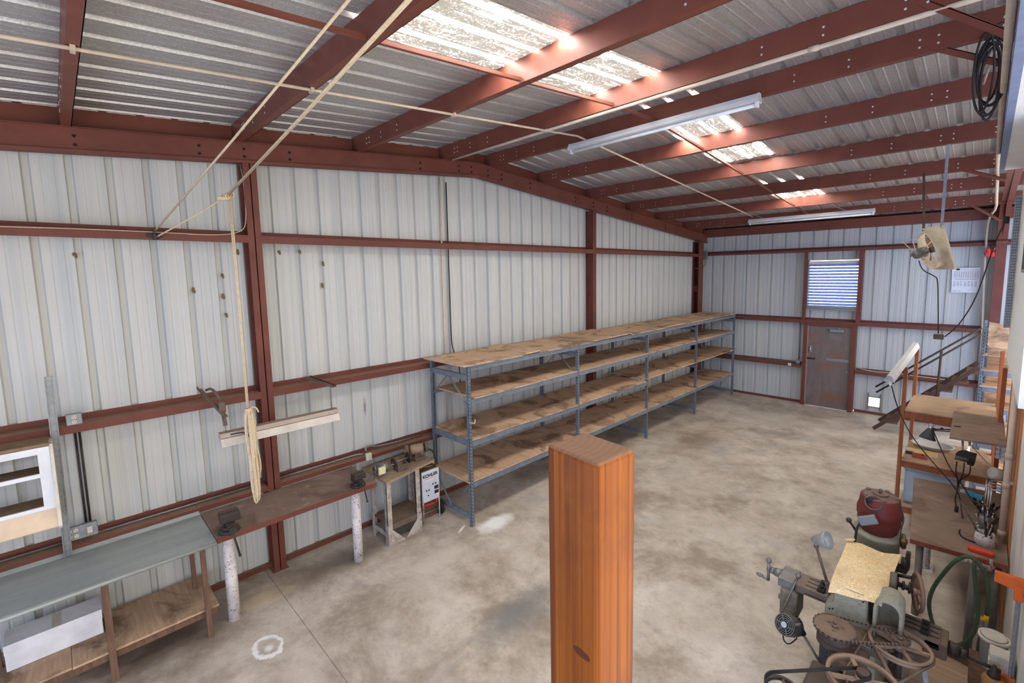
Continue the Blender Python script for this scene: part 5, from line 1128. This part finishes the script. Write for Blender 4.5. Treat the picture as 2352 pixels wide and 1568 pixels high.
w = MB(); w.cyl(mt+ma*.03, mt+ma*.032, .081, n=28); w.build('fan_disc', M['black'], fm_)
w = MB(); w.cyl(mt+ma*.046, mt+ma*.06, .024, n=18); w.build('motor_cap', M['chrome'], fm_)
w = MB(); b_ = mt-Vector((0,0,.09)); w.tube([b_+Vector((-.03,0,.02)), b_+Vector((-.02,-.03,-.05)), b_+Vector((.03,-.04,-.06)), b_+Vector((.08,-.0,.01))], .006, 6, smooth_it=2); w.build('motor_cable', M['blackcord'], ml)
lv = [Vector((5.13,3.90,.80)), Vector((5.17,3.90,.735)), Vector((5.33,3.9,.52))]
w = MB(); w.cyl(lv[0], lv[1], .022, .026, n=16); w.build('lever_grip', M['black'], ml)
w = MB(); w.cyl(lv[1], lv[2], .010); w.cyl(lv[0]-(lv[1]-lv[0])*.02, lv[0], .0225); w.bbox(5.31,5.36,3.87,3.93,.47,.54,.008); w.build('lever', M['greysteel'], ml)
# overarm and front castings
w = MB(); w.bbox(5.30,5.60,4.16,4.80,.86,1.12,.03); w.build('overarm', IR, ml)
pn = [(5.275,.78),(5.575,.78),(5.575,.93),(5.55,.975),(5.545,1.13),(5.52,1.16),(5.36,1.155),(5.335,1.13),(5.328,1.03),(5.29,1.0),(5.275,.965)]
w = MB(); w.prism(pn, (0,4.06,0), (1,0,0), (0,0,1), (0,.09,0)); w.prism([(x*.94+.06*5.43, (z-.95)*.9+.95) for x,z in pn], (0,4.045,0), (1,0,0), (0,0,1), (0,.015,0)); w.m(1)
for x,z in ((5.365,1.11),(5.52,1.115),(5.31,.95),(5.33,.96)): w.cyl((x,4.04,z),(x,4.05,z),.006,n=8)
w.build('gear_cover', [CG, ink], ml)
w = MB(); po = []; pi_ = []; N_ = 12; cx_, cz_ = 5.67, 1.12; ro, ri = .085, .066
for i in range(N_+1):
    a = math.pi*i/N_; po.append((cx_+ro*math.cos(a), cz_+ro*math.sin(a))); pi_.append((cx_+ri*math.cos(a), cz_+ri*math.sin(a)))
po = [(cx_+ro,.86)]+po+[(cx_-ro,.86)]; pi_ = [(cx_+ri,.86)]+pi_+[(cx_-ri,.86)]
n_ = len(po); vs = [(x,4.02,z) for x,z in po]+[(x,4.02,z) for x,z in pi_]+[(x,4.22,z) for x,z in po]+[(x,4.22,z) for x,z in pi_]; fs = []
for i in range(n_-1): fs += [(i,i+1,n_+i+1,n_+i),(i,2*n_+i,2*n_+i+1,i+1),(n_+i,n_+i+1,3*n_+i+1,3*n_+i)]
w.add(vs, fs, True); w.prism(po, (0,4.22,0), (1,0,0), (0,0,1), (0,.01,0)); w.build('belt_guard', CG, ml)
w = MB(); w.cyl((5.665,4.30,1.1),(5.665,4.30,1.285),.022,n=16); w.build('spindle_post', IR, ml)
def handwheel(c, ax_, r, m, name):
    w = MB(); ax_ = Vector(ax_).normalized(); t_ = Vector((0,0,1)) if abs(ax_.z) < .9 else Vector((1,0,0)); x = ax_.cross(t_).normalized(); y = ax_.cross(x); c = Vector(c)
    w.tube([c+x*r*math.cos(2*math.pi*i/28)+y*r*math.sin(2*math.pi*i/28) for i in range(28)], r*.11, 8, True)
    for k in range(3): a = k*2*math.pi/3+.4; w.cyl(c, c+x*r*math.cos(a)+y*r*math.sin(a), r*.07, n=8)
    w.cyl(c-ax_*.03, c+ax_*.03, r*.2, n=14); return w.build(name, m, ml)
handwheel((5.30,4.72,1.02), (.95,-.3,.05), .10, M['greysteel'], 'hand_wheel')
handwheel((5.80,4.55,1.06), (.93,.3,0), .135, mat('brown hand wheel', srgb(136,104,88), .5, .1, .1, 8), 'hand_wheel')
w = MB(); w.cyl((5.6,4.58,1.06),(5.84,4.55,1.06),.02); 
for k, (dx, r) in enumerate(((.03,.05),(.07,.035),(.11,.045))): w.cyl((5.63+dx,4.575,1.06),(5.645+dx,4.575,1.06),r,n=18)
w.cyl((5.66,4.65,1.09),(5.75,4.63,1.12),.014); w.build('spindle_gears', DI, ml)
# gooseneck work lamp on the machine
w = MB(); p0, p1, p2 = Vector((5.285,4.21,.87)), Vector((5.255,4.21,1.05)), ay(1875,1254,4.2); w.tube([p0, p1], .014, 8); w.tube([p1, p2], .0115, 8); w.sphere(p1, .02, 10); w.sphere(p2, .02, 10); la_ = w.build('lamp_arm', M['iron'], ml)
w = MB(); la = Vector((.62,.25,-.05)).normalized(); lc_ = p2+Vector((-.005,0,.055)); w.lathe([(.0,-.03),(.02,-.03),(.03,-.01),(.045,.03),(.07,.10),(.068,.102),(.042,.035),(.02,.0)], lc_, (.70,-.15,.30), 22, cap=False); w.cyl(p2, lc_, .014); w.build('lamp_shade', mat('grey lamp enamel', srgb(150,150,144), .4, .3, .1, 9, .4, srgb(96,90,82), 9), la_)
# vertical motor column behind: pale drum with a red motor
mc = Vector((5.46,5.12,.055))
w = MB(); w.lathe([(0,.70),(.165,.70),(.165,1.10),(.19,1.115),(.19,1.145),(0,1.145)], mc, n=32); w.build('motor_drum', CG, ml)
redm = mat('dusty red motor', srgb(104,44,38), .5, .1, .15, 6, .45, srgb(80,58,50), 5, dust=.95, dustc=srgb(118,98,86))
w = MB(); w.lathe([(0,1.146),(.125,1.146),(.145,1.165),(.165,1.25),(.165,1.29),(.172,1.30),(.172,1.36),(.158,1.40),(.15,1.47),(.14,1.485),(.06,1.495),(.05,1.495),(0,1.495)], mc, n=28); rm_ = w.build('red_motor', redm, ml)
w = MB(); w.cyl(mc+Vector((0,0,1.495)), mc+Vector((0,0,1.507)), .06, n=24); w.cyl(mc+Vector((0,0,1.507)), mc+Vector((0,0,1.545)), .012, n=10)
for i in range(5): a = i*2*math.pi/5; w.cyl(mc+Vector((.125*math.cos(a),.125*math.sin(a),1.48)), mc+Vector((.125*math.cos(a),.125*math.sin(a),1.498)), .018, n=10)
w.build('motor_cap', IR, rm_)
w = MB(); w.sphere(mc+Vector((-.035,-.12,1.455)), .055, 14, (1.2,.5,.7)); w.build('cooling_port', M['black'], rm_)
w = MB(); w.ring(mc+Vector((-.03,-.13,1.452)), (-.1,-.85,.5), .056, .07, .012, 20); w.build('port_rim', IR, rm_)
w = MB(); w.bbox(5.34,5.48,4.86,4.90,1.34,1.42,.01); w.xf(Matrix.Translation((5.41,4.88,1.38)) @ Matrix.Rotation(R(-28),4,'Y') @ Matrix.Translation((-5.41,-4.88,-1.38))); w.build('switch_box', mat('grey switch box', srgb(128,132,132), .5, .2, .1, 9, .3, srgb(84,76,68), 9), ml)
w = MB(); w.tube([(5.365,4.88,1.34),(5.335,4.88,1.29),(5.325,4.88,1.15),(5.325,4.86,1.0)], .010, 8, smooth_it=1); w.build('switch_cable', M['blackcord'], ml)
w = MB(); w.tube([mc+Vector((.15,-.05,1.46)), mc+Vector((.19,-.08,1.36)), mc+Vector((.17,-.12,1.26)), mc+Vector((.18,-.12,1.12))], .005, 6, smooth_it=2); w.build('motor_cable', M['blackcord'], ml)
w = MB(); w.cyl((5.32,5.0,1.18),(5.27,4.92,1.30),.010); w.sphere((5.265,4.915,1.31),.024,12); w.build('ball_lever', M['darkiron'], ml)
w = MB(); w.lathe([(.012,0),(.022,.01),(.022,.05),(.03,.055),(.03,.09),(.016,.1),(.012,.13),(0,.14)], (5.655,5.02,1.15), n=14); w.build('oil_cup', mat('brass oiler', srgb(120,88,56), .4, .6), ml)
w = MB(); w.prism([(0,0),(.07,0),(.09,.06),(.09,.2),(.06,.2),(.05,.07),(0,.05)], (5.62,5.0,.93), (1,0,0), (0,0,1), (0,.05,0)); w.cyl((5.65,5.02,1.02),(5.69,5.02,1.02),.05,n=20); w.build('belt_tensioner', DI, ml)
# drive group in front: sprocket, pulleys, wheels on upright shafts
def disc(c, r, h, m, name, teeth=0, holes=0):
    w = MB(); n = teeth*4 if teeth else 36; prof = []
    for i in range(n): prof.append(((r+(.006 if (i%4) in (1,2) else -.006)) if teeth else r, 2*math.pi*i/n))
    w.prism([(q*math.cos(a), q*math.sin(a)) for q,a in prof], c, (1,0,0), (0,1,0), (0,0,h)); w.cyl(Vector(c)+Vector((0,0,h)), Vector(c)+Vector((0,0,h+.022)), .02, n=16); w.cyl(Vector(c)+Vector((0,0,h+.022)), Vector(c)+Vector((0,0,h+.05)), .011, n=12)
    for k in range(3): a = k*2.1+.5; w.cyl(Vector(c)+Vector((.05*math.cos(a),.05*math.sin(a),h)), Vector(c)+Vector((.05*math.cos(a),.05*math.sin(a),h+.008)), .008, n=8)
    return w.build(name, m, ml)
def spokewheel(c, r, h, spokes, m, name, a0=.2, groove=True):
    w = MB(); c = Vector(c); rw = r*.11
    w.lathe([(r-rw,0),(r,0),(r,h*.25),(r-.012,h*.5),(r,h*.75),(r,h),(r-rw,h),(r-rw,0)], c, (0,0,1), 48, cap=False)
    for k in range(spokes):
        a = a0+2*math.pi*k/spokes; d_ = Vector((math.cos(a),math.sin(a),0)); w.beam(c+Vector((0,0,h*.5)), c+Vector((0,0,h*.5))+d_*(r-rw*.6), r*.13, h*.45)
    w.cyl(c-Vector((0,0,.005)), c+Vector((0,0,h+.012)), r*.2, n=20); return w.build(name, m, ml)
S1 = Vector((5.396,3.78,.985)); S2 = Vector((5.755,3.97,.985)); wheelm = mat('tan dusty pulley', srgb(146,120,100), .6, .2, .12, 9, .35, srgb(96,74,60), 7, dust=.5, dustc=srgb(160,134,112))
disc(S1+Vector((0,0,.004)), .132, .012, IR, 'sprocket', 38)
for k, (r, z) in enumerate(((.112,.925),(.095,.90),(.112,.875))):
    w = MB(); w.lathe([(0,0),(r,0),(r-.012,.012),(r,.024),(0,.024)], (S1.x,S1.y,z), n=40); w.build('step_pulley', IR, ml)
w = MB(); w.cyl((S1.x,S1.y,.7),(S1.x,S1.y,.89),.03); w.build('drive_shaft', DI, ml)
disc(S2+Vector((0,0,.0)), .05, .012, IR, 'sprocket', 14)
spokewheel((S2.x,S2.y,.925), .185, .035, 5, wheelm, 'pulley_wheel')
w = MB(); w.cyl((S2.x,S2.y,.70),(S2.x,S2.y,.925),.022); w.build('drive_shaft', DI, ml)
w3 = Vector((5.62,3.445,.93)); spokewheel(w3, .205, .035, 4, wheelm, 'pulley_wheel', .5)
w = MB(); w.cyl(w3+Vector((0,0,-.25)), w3, .022); w.cyl(w3+Vector((0,0,.04)), w3+Vector((0,0,.085)), .036, n=20); w.build('drive_shaft', DI, ml)
w4 = Vector((5.27,2.99,.955)); spokewheel(w4, .10, .03, 4, M['darkiron'], 'pulley_wheel')
w = MB(); w.cyl(w4+Vector((0,0,-.35)), w4, .02); w.bbox(w4.x-.07,w4.x+.07,w4.y-.07,w4.y+.07,.45,.72,.02); w.build('drive_shaft', DI, ml)
def wrap(c1, r1, c2, r2, z, n=26):   # outline of a belt round two wheels
    c1, c2 = Vector((c1.x,c1.y)), Vector((c2.x,c2.y)); d = c2-c1; L_ = d.length; th = math.atan2(d.y,d.x); be = math.acos((r1-r2)/L_); pts = []
    for i in range(n+1):
        a = th+be+(2*math.pi-2*be)*i/n; pts.append(Vector((c1.x+r1*math.cos(a), c1.y+r1*math.sin(a), z)))
    for i in range(n+1):
        a = th-be+2*be*i/n; pts.append(Vector((c2.x+r2*math.cos(a), c2.y+r2*math.sin(a), z)))
    return pts
def resample(P, step):
    out = []; m = len(P)
    for i in range(m):
        a, b = P[i], P[(i+1)%m]; k = max(1, round((b-a).length/step))
        out += [a.lerp(b, j/k) for j in range(k)]
    return out
ch_ = resample(wrap(S1,.134,S2,.056,.995), .0135); w = MB()
for i in range(len(ch_)):
    a, b = ch_[i], ch_[(i+1)%len(ch_)]
    if (b-a).length < .003: continue
    w.m(i % 2); w.beam(a, b, .011 if i % 2 else .007, .02 if i % 2 else .012)
o = w.build('roller_chain', [M['darkiron'], M['iron']], ml)
bw = MB(); P_ = wrap(w3,.04,w4,.098,1.0)
m_ = len(P_); vs = []
for i, p in enumerate(P_):
    for q in ((0,-.012),(0,.012)): vs.append(p+Vector((0,0,q[1])))
    d_ = (P_[(i+1)%m_]-P_[i-1]).normalized(); nrm = Vector((d_.y,-d_.x,0)); vs.append(p+nrm*.006+Vector((0,0,.012))); vs.append(p+nrm*.006-Vector((0,0,.012)))
fs = []
for i in range(m_):
    j = (i+1)%m_
    for a, b in ((0,1),(1,2),(2,3),(3,0)): fs.append((i*4+a,i*4+b,j*4+b,j*4+a))
bw.add(vs, fs); bw.build('drive_belt', M['black'], ml)
w = MB(); w.tube(wrap(S2,.187,w3,.10,.94), .008, 6, True); w.build('drive_belt', M['iron'], ml)
# frame plates that carry the drive
w = MB(); w.bbox(5.40,5.60,3.62,4.06,.80,.86,.01); w.bbox(5.44,5.70,3.86,4.06,.84,.90,.01); w.beam((5.42,3.66,.86),(5.75,3.42,.86),.05,.05); w.beam((5.60,4.0,.87),(5.92,4.06,.86),.05,.04); w.bbox(5.44,5.56,3.68,3.86,.45,.82,.015); w.build('drive_frame', IR, ml)
w = MB()
for k in range(6): w.cyl((5.60+.016*k,3.90,.90),(5.604+.016*k,3.90,.90),.04,n=18)
w.cyl((5.58,3.90,.90),(5.70,3.90,.90),.014); w.build('tension_spring', M['galv'], ml)
w = MB(); w.bbox(5.30,5.62,3.35,3.62,.55,.80,.02); w.box(5.34,5.56,3.3,3.36,0,.56); w.box(5.34,5.56,3.6,3.66,0,.56); w.build('drive_pedestal', DI, ml)
w = MB(); w.beam((5.89,3.93,.90),(6.02,3.70,.30),.03,.008); w.build('flat_belt', M['galv'], ml)
w = MB(); w.beam((5.62,3.86,.95),(5.92,3.42,.80),.025,.012); w.build('flat_bar', M['iron'], ml)
# paper sheet over the overarm
pm = NT('yellowed printed sheet'); p = pm.pos()
pc = pm.mix(pm.ramp(pm.noise(p, 6, 5), [(.35,0.0),(.7,1.0)]), srgb(246,220,170), srgb(232,198,144))
ln = pm.noise(p, 38, 10, .85, 1.5); pc = pm.mix(pm.math('MULTIPLY', pm.ramp(ln, [(.46,0.0),(.5,1.0),(.54,0.0)]), .8), pc, srgb(126,98,66))
pc = pm.mix(pm.math('MULTIPLY', pm.ramp(pm.noise(pm.pos(loc=(2,1,4)), 24, 8, .8), [(.54,0.0),(.66,1.0)]), .45), pc, srgb(140,110,76))
pm.base(pc); pm.rough(.7); pm.bump(pm.noise(p, 16, 5), .35, .008)
w = MB(); q = [Vector((5.302,4.0,1.145)), Vector((5.63,4.05,1.165)), Vector((5.665,4.76,1.215)), Vector((5.285,4.78,1.185))]; N_ = 14; vs = []; rnd = random.Random(4)
for j in range(N_+1):
    for i in range(N_+1):
        u, v = i/N_, j/N_; p_ = q[0].lerp(q[1],u).lerp(q[3].lerp(q[2],u),v)
        p_.z += .022*math.sin(v*3.0+u*1.5)*math.sin(u*math.pi)+.008*math.sin(u*9+v*5)+rnd.uniform(-.002,.002)-(.06*(1-v/.1)**2 if v < .1 else 0)*.6
        vs.append(p_)
vt = vs+[v-Vector((0,0,.0015)) for v in vs]; m_ = len(vs); fs = []
for j in range(N_):
    for i in range(N_): a = j*(N_+1)+i; fs += [(a,a+1,a+N_+2,a+N_+1),(m_+a,m_+a+N_+1,m_+a+N_+2,m_+a+1)]
w.add(vt, fs, True)
w.add([q[3]+Vector((-.03,.0,.005)), q[3]+Vector((.05,.03,.02)), q[3]+Vector((.06,-.02,.028)), q[3]+Vector((0,-.04,.012))], [(0,1,2,3)])
solo('paper_sheet', w, pm.m, 'yellowed printed sheet draped over the milling machine', 'paper')
w = MB(); q = [(5.66,3.4),(6.33,3.4),(6.33,5.42),(5.80,5.50)]; w.hexa([(x,y,.001) for x,y in q]+[(x,y,.05) for x,y in q]); solo('plywood_sheet', w, M['ply'], 'dirty plywood sheet on the floor beside the milling machine', 'board')
w = MB(); w.beam((5.86,5.50,.085),(6.33,5.40,.085),.05,.06); solo('timber_batten', w, M['oldwood'], 'rough timber batten along the far edge of the plywood sheet', 'batten')
# ------------------------------------------------------------------ newel post in front of the camera
zt = 3.33
cs = [az(1336,988,zt), az(1257,1020,zt), az(1376,1070,zt), az(1464,1030,zt)]
cc = (cs[0]+cs[1]+cs[2]+cs[3])/4; e1 = ((cs[2]-cs[1])+(cs[3]-cs[0])).normalized(); e2 = Vector((-e1.y,e1.x,0))
NP, NQ = .0575, .0465
bm = bmesh.new(); bmesh.ops.create_cube(bm, size=1)
for v in bm.verts: v.co = Vector((v.co.x*NP*2, v.co.y*NQ*2, (v.co.z+.5)*zt))
bmesh.ops.bevel(bm, geom=[e for e in bm.edges if e.verts[0].co.z+e.verts[1].co.z > zt*.9], offset=.008, segments=3, affect='EDGES', profile=.5)
bm.verts.index_update(); w = MB(); w.add([v.co.copy() for v in bm.verts], [[v.index for v in f.verts] for f in bm.faces], False); bm.free()
np_ = w.build('newel_post', M['newel'] if 'newel' in M else postmat()); np_.location = (cc.x,cc.y,0); np_.rotation_euler = (0,0,math.atan2(e1.y,e1.x))
tag(np_, 'square orange pine newel post standing close in front of the camera', 'post')
print('NEWEL', [round((cs[i]-cs[(i+1)%4]).length,4) for i in range(4)], cc, math.degrees(math.atan2(e1.y,e1.x)))
EXPO = 2.36; WORLD_E = 0.58
# ------------------------------------------------------------------ light
w_ = bpy.data.worlds.new('sky'); SC.world = w_; w_.use_nodes = True
nt_ = w_.node_tree; bg = nt_.nodes['Background']; bg.inputs[1].default_value = WORLD_E
tc_ = nt_.nodes.new('ShaderNodeTexCoord'); sx_ = nt_.nodes.new('ShaderNodeSeparateXYZ'); nt_.links.new(tc_.outputs['Generated'], sx_.inputs[0])
rp_ = nt_.nodes.new('ShaderNodeValToRGB'); mr_ = nt_.nodes.new('ShaderNodeMapRange'); mr_.inputs[1].default_value = -1; mr_.inputs[2].default_value = 1
nt_.links.new(sx_.outputs['Y'], mr_.inputs[0]); nt_.links.new(mr_.outputs[0], rp_.inputs[0]); nt_.links.new(rp_.outputs[0], bg.inputs[0])
e_ = rp_.color_ramp.elements; e_[0].position = .05; e_[0].color = (.8,1.02,1.6,1); e_[1].position = .4; e_[1].color = (1.0,.96,.92,1)
x_ = e_.new(.8); x_.color = (1.0,.94,.87,1); x_ = e_.new(1.0); x_.color = (.95,.95,.95,1)
SC.view_settings.view_transform = 'Standard'; SC.view_settings.look = 'None'; SC.view_settings.gamma = 1; SC.view_settings.use_curve_mapping = False
SC.view_settings.exposure = EXPO
SC.cycles.use_denoising = True
SC.cycles.max_bounces = 8; SC.cycles.diffuse_bounces = 5; SC.cycles.glossy_bounces = 4
SC.cycles.sample_clamp_indirect = 8
